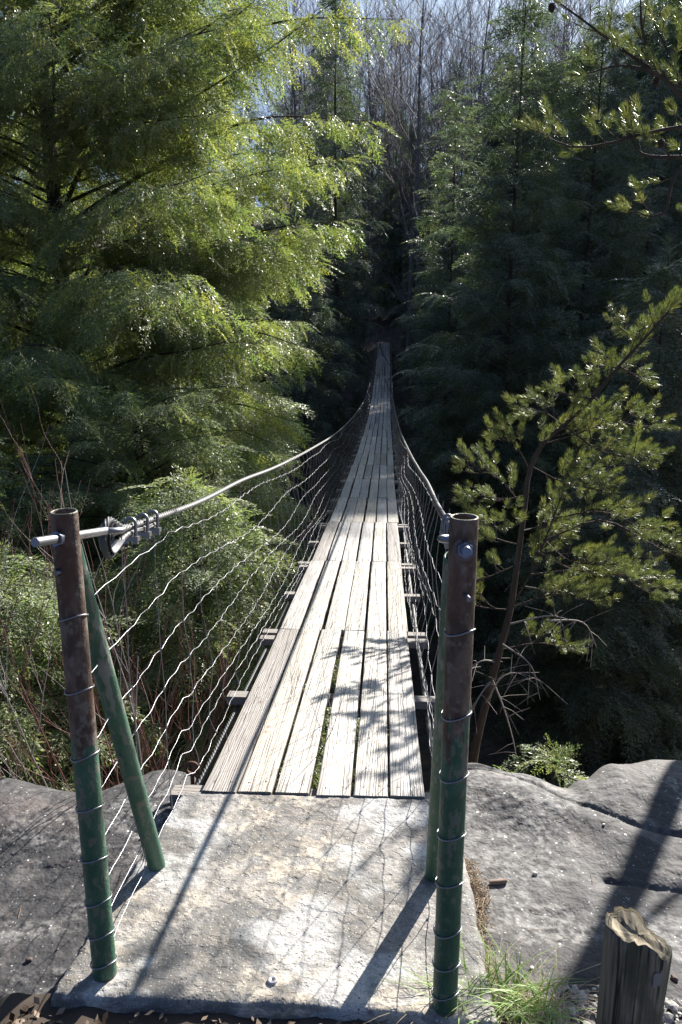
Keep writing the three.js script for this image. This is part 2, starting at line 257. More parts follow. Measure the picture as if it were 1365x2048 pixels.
    const all = new GB().add(geo);
    for (const t of [0, 1]) { const c = sec.map((q) => V(q[0] * W / 2, -T / 2 + q[1] * T / 2 + cup * q[0] ** 2 + tw * q[0] * (t - 0.5) * 0.5, -t * LEN)); for (let k = 1; k < n - 1; k++) t ? all.tri(c[0], c[k], c[k + 1]) : all.tri(c[0], c[k + 1], c[k]); }
    return all.geo();
  });
  const beamG = (() => { const g = new GB(), b = new THREE.BoxGeometry(1.1, 0.042, 0.09, 8, 1, 1), P = b.attributes.position; for (let i = 0; i < P.count; i++) P.setY(i, P.getY(i) + (hash(i, 1, 3) - 0.5) * 0.004); b.attributes.uv.array.forEach((_, i, a) => { if (i % 2) a[i] = a[i] / 8; }); return g.add(b).geo(); })();
  const beamM = std(lin(0.55, 0.52, 0.5), 0.8, { map: colour, bumpMap: bump, bumpScale: 0.003 });
  const R = rng(77);
  let z = -2.664, row = 0;
  while (z > -60.5) {
    const slope = (() => { let zz = z; for (let k = 0; k < 4; k++) zz = z - LEN * Math.cos(Math.atan2(deckY(zz) - deckY(z), LEN)); return Math.atan2(deckY(zz) - deckY(z), z - zz); })();
    const g = new THREE.Group();
    for (let k = 0; k < 6; k++) {
      const s = (row * 5 + k * 3 + Math.floor(R() * 3)) % 8;
      const tint = row === 0 ? [3, 2, 0, 0, 0, 1][k] : row === 1 ? [1, 0, 0, 0, 0, 2][k] : [0, 1, 2, 0, 1, 3, 4, 5][Math.floor(R() * 8)];
      const m = part('plank', plankGeo[s], tints[tint], bridge);
      const zs = z + (R() - 0.5) * 0.012, flip = R() > 0.5;
      m.position.set(deckX(z) + (k - 2.5) * 0.1455 + (R() - 0.5) * 0.004, deckY(z) + (R() - 0.5) * 0.003, zs);
      m.rotation.set(slope, (R() - 0.5) * 0.003, 0, 'YXZ');
      if (flip) { m.rotation.y += Math.PI; m.rotation.x = -slope; m.position.z = zs - LEN * Math.cos(slope); m.position.y += LEN * Math.sin(slope); }
      m.position.x += m.rotation.y > 1 ? 0.0035 * LEN : 0;
    }
    for (const t of [0.07, LEN / 2, LEN - 0.075]) {
      const m = part('cross_beam', beamG, beamM, bridge), zz = z - t * Math.cos(slope);
      m.position.set(deckX(zz) + (R() - 0.5) * 0.03, deckY(z) + t * Math.sin(slope) - T - 0.024, zz); m.rotation.x = slope;
    }
    z -= (LEN + 0.008) * Math.cos(slope); row++;
  }
  var deckEnd = z;
}
// steel ropes: six strands laid round a core, finer near the viewer
function rope(pts, r, name, parent, lay = 0.16, fineTo = -14) {
  const c = new THREE.CatmullRomCurve3(pts, false, 'centripetal'), total = c.getLength(), out = []; let s = 0;
  while (s < total) { const p = c.getPointAt(Math.min(1, s / total)); out.push(p); s += p.z > -6 ? 0.008 : p.z > fineTo ? 0.03 : 0.6; } out.push(c.getPointAt(1));
  const g = new GB(); g.tube(out, (i, a, len) => out[i].z > fineTo ? r * (0.7 + 0.34 * Math.abs(Math.cos(3 * (a + len / lay * Math.PI * 2)))) : r, name === 'handrail_cable' ? 36 : 18, { cap: true });
  const geo = g.geo(); geo.computeVertexNormals(); return part(name, geo, M.rope, parent);
}
const POST = { left: V(-0.499, 0, -1.8), right: V(0.439, 0, -1.742) };
for (const s of [-1, 1]) {
  const px = s < 0 ? -0.5 : 0.44, pts = [], low = [];
  const cx = (z) => s * (0.492) + deckX(z) + (s > 0 ? -0.03 * Math.exp((z + 2.2) * 0.5) : 0);
  for (let z = -2.09; z > -60.6; z -= z > -8 ? 1 : 3) pts.push(V(cx(z), deckY(z) + railH(z) - (z > -2.3 ? 0.0 : 0), z));
  pts[0].y = 1.19; pts[1].y = 1.03;
  const cable = rope(pts, 0.0105, 'handrail_cable', bridge);
  // thimble loop, dead end and clips
  const L0 = pts[0].clone(), L1 = pts[1].clone(), dir = L1.clone().sub(L0).normalize(), up = V(0, 1, 0).addScaledVector(dir, -dir.y).normalize(), sideV = dir.clone().cross(up);
  const at = (a, b, c = 0) => L0.clone().addScaledVector(dir, a).addScaledVector(up, b).addScaledVector(sideV, c);
  const loop = (k) => { const q = []; for (let i = 0; i <= 40; i++) { const t = i / 40 * 2 - 1, a = t * 2.35; const rr = 0.036 + k; q.push(at(-0.01 - rr * Math.cos(a) + (Math.abs(a) > 1.6 ? (Math.abs(a) - 1.6) * 0.07 : 0), rr * Math.sin(a) * (Math.abs(a) > 1.6 ? 1 - (Math.abs(a) - 1.6) * 0.55 : 1) - 0.012)); } return q; };
  const q = loop(0.014), tail = [...q.slice().reverse(), at(0.13, -0.022), at(0.2, -0.02), at(0.3, -0.021), at(0.44, -0.022)].slice();
  const lead = [at(0.16, 0), at(0.12, 0.002), at(0.09, 0.006)];
  const tg = new GB(), tp = new THREE.CatmullRomCurve3([...lead, ...tail.slice(0, 41), ...tail.slice(41)]).getPoints(240);
  tg.tube(tp, (i, a, len) => 0.0095 * (0.7 + 0.34 * Math.abs(Math.cos(3 * (a + len / 0.14 * Math.PI * 2)))), 30, { cap: true });
  const tgeo = tg.geo(); tgeo.computeVertexNormals(); part('turned_back_end', tgeo, M.rope, cable);
  const th = new GB(), lp = loop(0);                                      // grooved strip thimble inside the loop
  for (let i = 0; i < lp.length - 1; i++) for (const [a, b, o1, o2] of [[-0.016, 0, 0.007, 0], [0, 0.016, 0, 0.007]]) {
    const c0 = L0, n1 = lp[i].clone().sub(at(-0.005, -0.012)).normalize(), n2 = lp[i + 1].clone().sub(at(-0.005, -0.012)).normalize();
    const A = lp[i].clone().addScaledVector(sideV, a).addScaledVector(n1, o1), B = lp[i + 1].clone().addScaledVector(sideV, a).addScaledVector(n2, o1), C = lp[i + 1].clone().addScaledVector(sideV, b).addScaledVector(n2, o2), D = lp[i].clone().addScaledVector(sideV, b).addScaledVector(n1, o2);
    th.quad(A, B, C, D); const k = 0.0025; th.quad(D.clone().addScaledVector(n1, -k), C.clone().addScaledVector(n2, -k), B.clone().addScaledVector(n2, -k), A.clone().addScaledVector(n1, -k));
    if (a < 0) th.quad(B, A, A.clone().addScaledVector(n1, -k), B.clone().addScaledVector(n2, -k)); else th.quad(C, D, D.clone().addScaledVector(n1, -k), C.clone().addScaledVector(n2, -k));
  }
  th.build('thimble', M.iron, cable);
  for (const a of [0.17, 0.29, 0.4]) {                                     // u-bolt clips
    const g = new GB(), u = []; for (let i = 0; i <= 16; i++) { const t = i / 16 * Math.PI; u.push(at(a, 0.006 + 0.016 * Math.sin(t) * 1.1, 0.0155 * Math.cos(t))); }
    u.unshift(at(a, -0.052, 0.0155)); u.push(at(a, -0.052, -0.0155)); g.tube(u, 0.0052, 8, { cap: true });
    const m = new THREE.Matrix4().makeBasis(sideV, up, dir.clone().negate()); const e = new THREE.Euler().setFromRotationMatrix(m);
    g.box(at(a, -0.037), 0.05, 0.014, 0.026, e); for (const c of [-0.0155, 0.0155]) g.box(at(a, -0.048, c), 0.015, 0.01, 0.015, e);
    g.build('cable_clip', M.iron, cable);
  }
  for (let z = -2.5; z > -60.6; z -= 2.5) low.push(V(s * 0.497 + deckX(z), deckY(z) - 0.036 - 0.048 - 0.014, z));
  rope(low, 0.0135, 'deck_cable', bridge, 0.2, -9);
}
// eye of the old anchor bolt beside the deck
{
  const t = thing('anchor_eye', 'rusty iron eye ring in the rock beside the first plank on the left', 'ring', V(-0.505, -0.085, -2.86));
  const g = new GB(), c = []; for (let i = 0; i <= 24; i++) c.push(V(0.026 * Math.cos(i / 24 * 6.283), 0.055 + 0.026 * Math.sin(i / 24 * 6.283), 0)); g.tube(c, 0.008, 8); g.tube([V(0, -0.06, 0), V(0, 0.03, 0)], 0.009, 8);
  g.build('ring', std(lin(0.1, 0.05, 0.035), 0.8, { metalness: 0.3 }), t);
}

// ---------------------------------------------------------------- posts and braces
function pipeTex(seed, rustFrom, rustTo, streak) {
  return texture(512, 1536, (u, v) => {
    const x = u * 0.2, y = v * 1.33, n = fbm(x * 22, y * 13, 5, seed), f = fbm(x * 70, y * 55, 4, seed + 7), g = noise(u * 190, v * 1100, seed + 2);
    const line = lerp(rustFrom, rustTo, smooth(0.25, 0.75, fbm(x * 60, y * 7, 4, seed + 1))), bare = smooth(line - 0.012, line + 0.012, v + (f - 0.5) * 0.1);
    let rust = mixc([0.075, 0.045, 0.033], [0.17, 0.12, 0.09], smooth(0.35, 0.7, fbm(x * 50, y * 22, 5, seed + 3))); rust = mixc(rust, [0.22, 0.19, 0.165], smooth(0.55, 0.72, f) * 0.6); rust = mixc(rust, [0.11, 0.045, 0.024], smooth(0.55, 0.75, fbm(x * 18, y * 7, 3, seed + 4)) * 0.7);
    let paint = mixc([0.04, 0.118, 0.07], [0.056, 0.145, 0.09], smooth(0.4, 0.6, n)); paint = mixc(paint, [0.07, 0.13, 0.09], smooth(0.56, 0.7, f) * 0.5);
    let c = mixc(paint, rust, bare);
    const chip = smooth(0.63, 0.66, fbm(x * 75 + 31, y * 34, 5, seed + 9) + 0.1 * smooth(line - 0.35, line, v)); c = mixc(c, mixc([0.15, 0.2, 0.15], [0.2, 0.17, 0.13], noise(x * 60, y * 60, seed)), chip * (1 - bare) * 0.8);
    if (streak) c = mixc(c, [0.27, 0.27, 0.245], smooth(0.5, 0.6, fbm(x * 45, y * 12, 5, seed + 11)) * smooth(0.4, 0.62, v + 0.2 * (n - 0.5)) * 0.7);
    const k = 0.85 + 0.3 * (g - 0.5) + 0.2 * (f - 0.5); return [c[0] * k, c[1] * k, c[2] * k];
  }, true);
}
const pipeBump = texture(256, 1024, (u, v) => { const h = 0.6 * fbm(u * 30, v * 160, 3, 200) + 0.4 * noise(u * 90, v * 500, 201); return [h, h, h]; });
function pipe(H, r, flare = 0) {
  const pr = [[r - 0.007, H - 0.3], [r - 0.007, H - 0.003], [r - 0.005, H], [r - 0.0015, H], [r, H - 0.003]]; for (let i = 1; i <= 12; i++) pr.push([r, lerp(H - 0.003, -0.1, i / 12)]);
  const g = new THREE.LatheGeometry(pr.map(([x, y]) => new THREE.Vector2(x, y)), 40, Math.PI), U = g.attributes.uv, P = g.attributes.position; for (let i = 0; i < U.count; i++) U.setY(i, P.getY(i) / H); return g;
}
const heights = { left: [1.06, 0.868, 0.683, 0.53, 0.377, 0.244, 0.136, 0.04], right: [1.068, 0.856, 0.692, 0.526, 0.386, 0.244, 0.139, 0.045] };
function hexNut(r, h) { return new THREE.CylinderGeometry(r, r, h, 6).toNonIndexed(); }
for (const s of ['left', 'right']) {
  const H = s === 'left' ? 1.327 : 1.342, r = 0.0325, p = POST[s], sg = s === 'left' ? -1 : 1;
  const t = thing('steel_post', s === 'left' ? 'rusty pipe post with green lower half and threaded bolt end, at left of slab' : 'rusty green pipe post with round bolt washer, beside the grass tuft', 'post', p, 'pipe posts holding the handrail cables');
  const mat = std(0xffffff, 0.55, { map: s === 'left' ? pipeTex(210, 0.48, 0.55, 0) : pipeTex(260, 0.46, 0.68, 0), metalness: 0.15, bumpMap: pipeBump, bumpScale: 0.0015 });
  part('pipe', pipe(H, r), mat, t);
  heights[s].forEach((y, i) => {
    const g = new GB(), c = [], tilt = 0.05 + 0.09 * hash(i, 4, sg + 3), ph = hash(i, 5, 7) * 1.5;
    for (let k = 0; k <= 36; k++) { const a = k / 36 * 6.283; c.push(V((r + 0.0028) * Math.cos(a), y + 0.035 * tilt * 2 * Math.sin(a + ph) + 0.004 * Math.sin(2 * a), (r + 0.0028) * Math.sin(a))); }
    g.tube(c, 0.0021, 6); g.build('wire_wrap', M.wire, t);
  });
  const by = s === 'left' ? 1.262 : 1.268, e = V(0, 0, -0.34), dirB = V(s === 'left' ? 0.02 : 0.0, -0.07, -0.33).normalize();
  const bolt = new GB(); const pts = [], B0 = V(0, by, 0); for (let i = 0; i <= 80; i++) pts.push(B0.clone().addScaledVector(dirB, lerp(s === 'left' ? -0.15 : -0.085, -0.02, i / 80)));
  bolt.tube(pts, (i) => 0.0102 + 0.0012 * (i % 2), 12, { cap: true });
  bolt.tube([B0.clone().addScaledVector(dirB, 0.02), B0.clone().addScaledVector(dirB, 0.24)], 0.0112, 12);
  const ey = [], ec = B0.clone().addScaledVector(dirB, 0.272); for (let k = 0; k <= 30; k++) { const a = k / 30 * 6.283; ey.push(ec.clone().add(V(0.03 * Math.sin(a), 0, 0).addScaledVector(dirB, -0.036 * Math.cos(a)))); } bolt.tube(ey, 0.0095, 10);
  const eb = bolt.build('eye_bolt', s === 'left' ? M.iron : M.bolt, t);
  const ng = hexNut(0.0185, 0.019); ng.applyQuaternion(new THREE.Quaternion().setFromUnitVectors(V(0, 1, 0), dirB)); const nc = B0.clone().addScaledVector(dirB, -0.046); ng.translate(nc.x, nc.y, nc.z);
  part('nut', new GB().add(ng).geo(), M.bolt, eb);
  if (s === 'right') { const w = new THREE.CylinderGeometry(0.024, 0.026, 0.006, 28); w.applyQuaternion(new THREE.Quaternion().setFromUnitVectors(V(0, 1, 0), dirB)); const c = B0.clone().addScaledVector(dirB, -0.0335); w.translate(c.x, c.y, c.z); part('washer', new GB().add(w).geo(), std(lin(0.17, 0.12, 0.1), 0.5, { metalness: 0.5 }), eb); }
  const sb = new GB(); const sx = s === 'left' ? -0.012 : 0.006, sy = s === 'left' ? 1.185 : 1.168; const out = V(sx, 0, Math.sqrt(r * r - sx * sx)).normalize();
  sb.tube([out.clone().multiplyScalar(r - 0.01).setY(sy), out.clone().multiplyScalar(r + (s === 'left' ? 0.012 : 0.03)).setY(sy)], s === 'left' ? 0.0105 : 0.006, s === 'left' ? 4 : 10, { cap: true }); sb.build('small_bolt', M.bolt, t);
}
const braceAt = { left: [V(-0.476, -0.01, -2.245), V(-0.522, 1.24, -1.864)], right: [V(0.44, -0.01, -2.245), V(0.43, 1.225, -1.815)] };
for (const s of ['left', 'right']) {
  const [a, b] = braceAt[s], H = a.distanceTo(b);
  const t = thing('brace_pipe', s === 'left' ? 'slanting green pipe brace leaning on the left post, scuffed pale near the top' : 'slanting green pipe brace half hidden behind the right post', 'brace', a, 'slanting pipe braces');
  t.quaternion.setFromUnitVectors(V(0, 1, 0), b.clone().sub(a).normalize());
  const m = std(0xffffff, 0.55, { map: pipeTex(s === 'left' ? 310 : 340, 0.98, 1.3, 1), metalness: 0.1, bumpMap: pipeBump, bumpScale: 0.001 });
  part('pipe', pipe(H, 0.0285), m, t);
}
for (const [x, sd] of [[-0.5, 'left'], [0.5, 'right']]) {
  const z = -60.9, t = thing('steel_post', 'thin dark pipe post at the far end of the bridge, ' + sd + ' side', 'post', V(x + deckX(z), -1.3, z), 'pipe posts at the far end');
  part('pipe', pipe(1.75, 0.033), std(lin(0.06, 0.1, 0.07), 0.6), t);
}

// ---------------------------------------------------------------- woven wire sides
for (const s of ['left', 'right']) {
  const sg = s === 'left' ? -1 : 1, hs = heights[s], p = POST[s];
  const t = thing('wire_netting', s === 'left' ? 'woven wire netting along the left side of the bridge' : 'woven wire netting along the right side of the bridge, seen nearly edge on', 'netting', V(0, 0, 0), 'wire netting sides');
  const R = rng(500 + sg), step = 0.31;
  const xTop = (z) => sg * 0.492 + deckX(z), xLow = (z) => sg * (z > -2.7 ? 0.487 : 0.462) + deckX(z);
  const wireAt = (k, z) => {
    const f = hs[k] / 1.12, near = smooth(-2.6, -1.9, z), y = lerp(deckY(z) + railH(z) * f * 0.97, hs[k], near);
    let x = lerp(xLow(z), xTop(z), Math.pow(f, 0.7)) + 0.022 * Math.sin(z * 1.3 + k * 1.7 + sg) * smooth(-2.2, -3.5, z); x = lerp(x, p.x - sg * 0.0, near);
    return V(x, y + 0.014 * Math.sin(z * 2.1 + k * 2.3 + sg) * smooth(-2.3, -3.2, z), z);
  };
  for (let k = 0; k < 8; k++) {
    const pts = [wireAt(k, p.z - 0.03)]; pts[0].z = p.z - 0.034; const ph = R();
    let z = p.z - 0.1; let i = 0;
    while (z > -60.4) {
      const fine = z > -16, w = wireAt(k, z), amp = z > -2.2 ? 0.002 : 0.0048;
      if (fine) { { const q = Math.sin((z / 0.155 + ph) * 6.283); w.y += amp * 1.15 * q * Math.abs(q) * (0.5 + 0.7 * noise(z * 4, k, 9)) + 0.006 * (noise(z * 1.7, k * 3, 12) - 0.5); } w.x += 0.003 * Math.sin(z * 17 + k); z -= 0.0258; } else z -= 0.6;
      pts.push(w);
    }
    const g = new GB(); g.tube(pts, (i) => pts[i].z > -16 ? 0.0013 : 0.0017, 5); g.build('line_wire', M.wire, t);
  }
  let n = 0; const rest = new GB();
  for (let z = p.z - 0.38; z > -60; z -= step, n++) {
    const pts = []; for (let k = 7; k >= 0; k--) { const w = wireAt(k, z + (R() - 0.5) * 0.012); pts.push(w); if (k && z > -12) { const w2 = wireAt(k - 1, z); pts.push(w.clone().lerp(w2, 0.5).add(V(0.006 * (R() - 0.5), 0, 0.016 * (R() - 0.5)))); } }
    pts.push(V(xTop(z), (z > -2.3 ? 1.17 : deckY(z) + railH(z)) - 0.004, z)); 
    const g = new GB(); g.tube(z > -12 ? spline(pts, 30) : pts, 0.0014, 4);
    if (z > -7) for (let k = 0; k < 8; k++) { const w = wireAt(k, z); g.add(new THREE.IcosahedronGeometry(0.0048, 0).translate(w.x, w.y, w.z)); }
    g.build('stay_wire', M.wire, t);
  }
}

// ---------------------------------------------------------------- foliage
function frond(seed, len, nTw, leafL, leafW) {                  // flat hemlock spray along +x, built of short needled twiglets
  const g = new GB(), R = rng(seed), at = (x, z) => V(x, -0.35 * x * x / len - 0.25 * z * z / len, z);
  const leaf = (b, la, l, w, roll) => {
    const lx = Math.cos(la), lz = Math.sin(la), ty = (R() - 0.6) * l * 0.6, wy = Math.sin(roll) * w / 2, wc = Math.cos(roll) * w / 2, m = 0.35 + 0.2 * R();
    g.quad(b, V(b.x + lx * l * m + lz * wc, b.y + ty * 0.4 - wy, b.z + lz * l * m - lx * wc), V(b.x + lx * l, b.y + ty, b.z + lz * l), V(b.x + lx * l * m - lz * wc, b.y + ty * 0.4 + wy, b.z + lz * l * m + lx * wc));
  };
  for (let k = 0; k < nTw; k++) for (const sd of [-1, 1]) {
    const s = (k + R()) / nTw, tl = len * 0.5 * (1 - 0.8 * s) * Math.min(1, 0.45 + s * 3) * (0.6 + 0.7 * R()), ang = (0.85 + 0.5 * (R() - 0.5)) * sd, x0 = s * len * 0.9;
    for (let d = 0; d < tl; d += leafL * 0.62) { const b = at(x0 + Math.cos(ang) * d, Math.sin(ang) * d); leaf(b, ang + (R() - 0.5) * 1.3, leafL * (0.65 + 0.6 * R()), leafW * (0.7 + 0.6 * R()), (R() - 0.5) * 1.5); }
  }
  for (let d = 0; d < len; d += leafL * 0.7) leaf(at(d, 0), (R() - 0.5) * 0.9, leafL, leafW, (R() - 0.5) * 1.4);
  return g.geo();
}
const fineFrond = [frond(1, 0.32, 8, 0.036, 0.0125), frond(2, 0.36, 9, 0.036, 0.0125), frond(5, 0.28, 7, 0.034, 0.012)];
const midFrond = [frond(3, 0.32, 7, 0.042, 0.0145), frond(4, 0.36, 8, 0.042, 0.0145)];
function tuft(seed, n, len, axis) {
  const g = new GB(), R = rng(seed);
  for (let i = 0; i < n; i++) {
    const s = Math.pow(R(), 0.8), a = R() * 6.283, sp = lerp(1.05, 0.35, s) + (R() - 0.5) * 0.35, l = len * (0.75 + 0.4 * R()), b = V(s * axis, 0, 0), d = V(Math.cos(sp), Math.sin(sp) * Math.cos(a), Math.sin(sp) * Math.sin(a)), q = V(R() - 0.5, R() - 0.5, R() - 0.5).cross(d).normalize(), w = 0.0011;
    const m = b.clone().addScaledVector(d, l * 0.55).add(V(0.004 * (R() - 0.5), 0.004 * (R() - 0.5), 0)), t = b.clone().addScaledVector(d, l).add(V(0.003, -0.002, 0));
    g.quad(b.clone().addScaledVector(q, -w * 0.6), b.clone().addScaledVector(q, w * 0.6), m.clone().addScaledVector(q, w), m.clone().addScaledVector(q, -w)); g.tri(m.clone().addScaledVector(q, -w), m.clone().addScaledVector(q, w), t);
  }
  return g.geo();
}
const tufts = [tuft(11, 105, 0.05, 0.075), tuft(12, 92, 0.056, 0.065)];
const mat4 = new THREE.Matrix4(), colr = new THREE.Color();
function scatter(name, geos, mat, list, parent) {                  // list of {p, d, n, s, c}
  geos.forEach((geo, gi) => {
    const L = list.filter((_, i) => i % geos.length === gi); if (!L.length) return;
    const im = new THREE.InstancedMesh(geo, mat, L.length); im.name = name; im.userData.kind = 'stuff';
    L.forEach((e, i) => {
      const X = e.d.clone().normalize(), Z = X.clone().cross(e.n); if (Z.lengthSq() < 1e-6) Z.set(0, 0, 1); Z.normalize(); const Y = Z.clone().cross(X);
      mat4.makeBasis(X.multiplyScalar(e.s), Y.multiplyScalar(e.s), Z.multiplyScalar(e.s)); mat4.setPosition(e.p); im.setMatrixAt(i, mat4);
      im.setColorAt(i, colr.setRGB(...e.c));
    });
    parent.add(im);
  });
}
const HEM_SHADED = [[0.05, 0.085, 0.03], [0.08, 0.118, 0.038], [0.13, 0.165, 0.05]], MID_LIT = [[0.14, 0.2, 0.055], [0.21, 0.27, 0.07], [0.3, 0.34, 0.09]], YEL_LIT = [[0.135, 0.2, 0.042], [0.215, 0.272, 0.052], [0.34, 0.352, 0.062]];  // sunlight put into the lighter leaf sets, shade into the dark one
function pick(pal, R) { const t = Math.pow(R(), 1.2) * 1.999, i = Math.floor(t), c = mixc(pal[i], pal[Math.min(2, i + 1)], t - i), k = 0.8 + 0.4 * R(); return [c[0] * k, c[1] * k, c[2] * k]; }
function hemlock(o) {
  const R = rng(o.seed), base = o.base ?? ground(o.x, o.z) - 0.1, H = o.top - base, t = thing(o.name || 'hemlock_tree', o.label, 'tree', V(o.x, base, o.z), o.group);
  const tr = new GB(), lean = o.lean || 0, tp = (f) => V(0.12 * Math.sin(f * 5 + o.seed) * (1 - f) + lean * f * f, f * H, 0.12 * Math.cos(f * 4 + o.seed) * (1 - f)), tpts = [];
  for (let i = 0; i <= 24; i++) tpts.push(tp(i / 24)); tr.tube(tpts, (i) => lerp(o.r, 0.012, Math.pow(i / 24, 0.8)) * (1 + (i === 0 ? 0.4 : 0)), 10, { ur: 3 });
  const list = [], fs = o.fs || 1, sp = o.sp || 0.12, pal = o.pal || HEM_SHADED, tip = [];
  const inWay = (p) => { const x = p.x + o.x, y = p.y + base, z = p.z + o.z; return z < -2 && z > -61 && (o.x < 0 ? x > -0.7 && x < 3 : x < deckX(z) + 0.95 && x > -3) && y > deckY(z) - 0.7 && y < deckY(z) + (o.x < 0 ? 3.7 : 2.5); };   // the walkway is kept clear
  const leafy = (P, T, L, dens = 1) => {                             // P: points along a limb
    const n = P.length - 1;
    for (let s = (o.inner ?? 0.2) + 0.1 * R(); s < 1; s += sp / L / dens) {
      const f = s * n, i = Math.min(n - 1, Math.floor(f)), p = P[i].clone().lerp(P[i + 1], f - i), tg = P[i + 1].clone().sub(P[i]).normalize();
      const sd = R() > 0.5 ? 1 : -1, sl = Math.max(0.12, L * 0.36 * Math.pow(1 - s, 0.7) * Math.min(1, 0.35 + 1.6 * s)) * (0.6 + 0.8 * R());
      const lat = tg.clone().cross(V(0, 1, 0)).normalize().multiplyScalar(sd), dir = tg.clone().multiplyScalar(0.62).addScaledVector(lat, 0.8).add(V(0, (R() - 0.6) * 0.35, 0)).normalize();
      for (let d = 0; d < sl; d += sp) {
        const q = p.clone().addScaledVector(dir, d).add(V(0, -(o.droop ?? 0.22) * d * d * 0.9, 0));
        const a = (R() - 0.5) * 1.5, dd = dir.clone().applyAxisAngle(V(0, 1, 0), a).add(V(0, -0.1 - (o.hang ?? 1.1) * R() * R() - (o.droop ?? 0.22) * d, 0)); if (o.hang) q.y -= 0.5 * R() * R();
        if (!inWay(q.clone().addScaledVector(dd, 0.2 * fs))) list.push({ p: q, d: dd, n: V((R() - 0.5) * 1.8, 0.8, (R() - 0.5) * 1.8), s: fs * (0.75 + 0.5 * R()), c: pick(pal, R) });
      }
    }
    const e = P[n], tg = P[n].clone().sub(P[n - 1]).normalize(); if (!inWay(e)) for (let k = 0; k < 3; k++) list.push({ p: e.clone().addScaledVector(tg, -0.12 * k * fs), d: tg.clone().add(V((R() - 0.5) * 0.6, -0.2 * R(), (R() - 0.5) * 0.6)), n: V(0, 1, 0.3 * (R() - 0.5)), s: fs * (0.8 + 0.4 * R()), c: pick(pal, R) });
  };
  const limb = (P, r0) => { const g = o.limbParts ? new GB() : tr; g.tube(P, (i) => lerp(r0, 0.004, Math.pow(i / (P.length - 1), 0.75)), 5); if (o.limbParts) g.build('limb', M.hemlockBark, t); };
  for (let i = 0; i < o.n; i++) {
    const f = lerp(o.low ?? 0.12, 0.985, Math.pow((i + R()) / o.n, 0.9)), az = i * 2.39996 + (R() - 0.5) * 0.9; let L = o.R * Math.pow(1 - f, o.pow ?? 0.75) * (0.62 + 0.55 * R()) + 0.15;
    const shape = o.shape ? o.shape(az, f) : 1; if (shape <= 0.05) continue; L *= shape;
    const e0 = lerp(0.05, 0.75, f) + (R() - 0.5) * 0.3 + (o.rise || 0), P = [], n = 7, p0 = tp(f), bend = (R() - 0.5) * 0.5;
    for (let k = 0; k <= n; k++) { const s = k / n, a = az + bend * s; P.push(V(p0.x + Math.cos(a) * L * s, p0.y + L * (Math.sin(e0) * s - (o.droop ?? 0.22) * 1.3 * s * s) + (R() - 0.5) * 0.04 * L * s, p0.z + Math.sin(a) * L * s)); }
    const cut = P.findIndex(inWay); if (cut >= 0 && cut < 3) continue; if (cut > 0) P.length = cut;
    limb(P, 0.006 + 0.0065 * L); leafy(P, null, L, o.dens || 1);
  }
  for (const b of o.limbs || []) { const P = spline(b.map((q) => V(q[0] - o.x, q[1] - base, q[2] - o.z)), 14); limb(P, 0.05); leafy(P, null, 4.2, 1.5); }
  for (let k = 0; k < 12; k++) { const f = 1 - k * 0.006; list.push({ p: tp(f), d: V(R() - 0.5, 0.6, R() - 0.5), n: V(0, 1, 0.1), s: fs * 0.8, c: pick(pal, R) }); }
  tr.build('trunk', M.hemlockBark, t);
  scatter('foliage', o.frond || (fs > 1.15 ? midFrond : fineFrond), M.leaf, list, t);
  return t;
}
// the big hemlock left of the bridge
hemlock({ seed: 1, x: -5.3, z: -14, top: 15, R: 6.6, pow: 0.55, r: 0.27, n: 300, low: 0.16, fs: 1.15, sp: 0.12, inner: 0.1, hang: 1.9, frond: fineFrond, limbParts: true, shape: (az, f) => 1 - 0.55 * Math.max(0, -Math.sin(az)), droop: 0.2, pal: YEL_LIT, dens: 1.15, rise: 0.05, label: 'large sunlit hemlock with drooping yellow green sprays left of the bridge',
  limbs: [[[-5.24, 3.2, -14], [-4.47, 4.14, -13.6], [-3.26, 4.58, -13.2], [-1.84, 5.2, -12.9], [0.2, 6.4, -12.7]], [[-5.3, 1.7, -14], [-3.43, 1.8, -13.5], [-2.2, 2.37, -13.2], [-0.9, 2.85, -13]], [[-5.2, 4.6, -14], [-4.27, 4.65, -13.4], [-3.11, 4.67, -13], [-2.13, 4.7, -12.6]], [[-5.2, 5.3, -14], [-3.93, 6.03, -13.8], [-3.24, 6.71, -13.6]], [[-5.3, 1.9, -14], [-3.69, 3.34, -14.2], [-2.16, 3.68, -14.5]], [[-5.3, 1.6, -14], [-3.2, 2.5, -13.6], [-1.6, 2.95, -13.2], [-0.3, 3.05, -12.8]], [[-5.3, 0.2, -14], [-3.4, 1.1, -13.6], [-2, 1.4, -13.1], [-0.95, 1.15, -12.6]], [[-5.3, -1, -14], [-3.5, -0.1, -13.4], [-2.2, 0.25, -12.9], [-1.2, 0.05, -12.4]], [[-5.3, 3, -14], [-3.3, 4.0, -13.5], [-1.7, 4.5, -13], [0.1, 4.4, -12.8]], [[-5.3, 4.4, -14], [-3.4, 5.3, -13.8], [-1.5, 5.9, -13.4], [0.5, 5.8, -13]], [[-5.2, 5.9, -14], [-3.3, 6.6, -13.5], [-1.8, 6.9, -13.2], [0.2, 6.9, -13]]] });
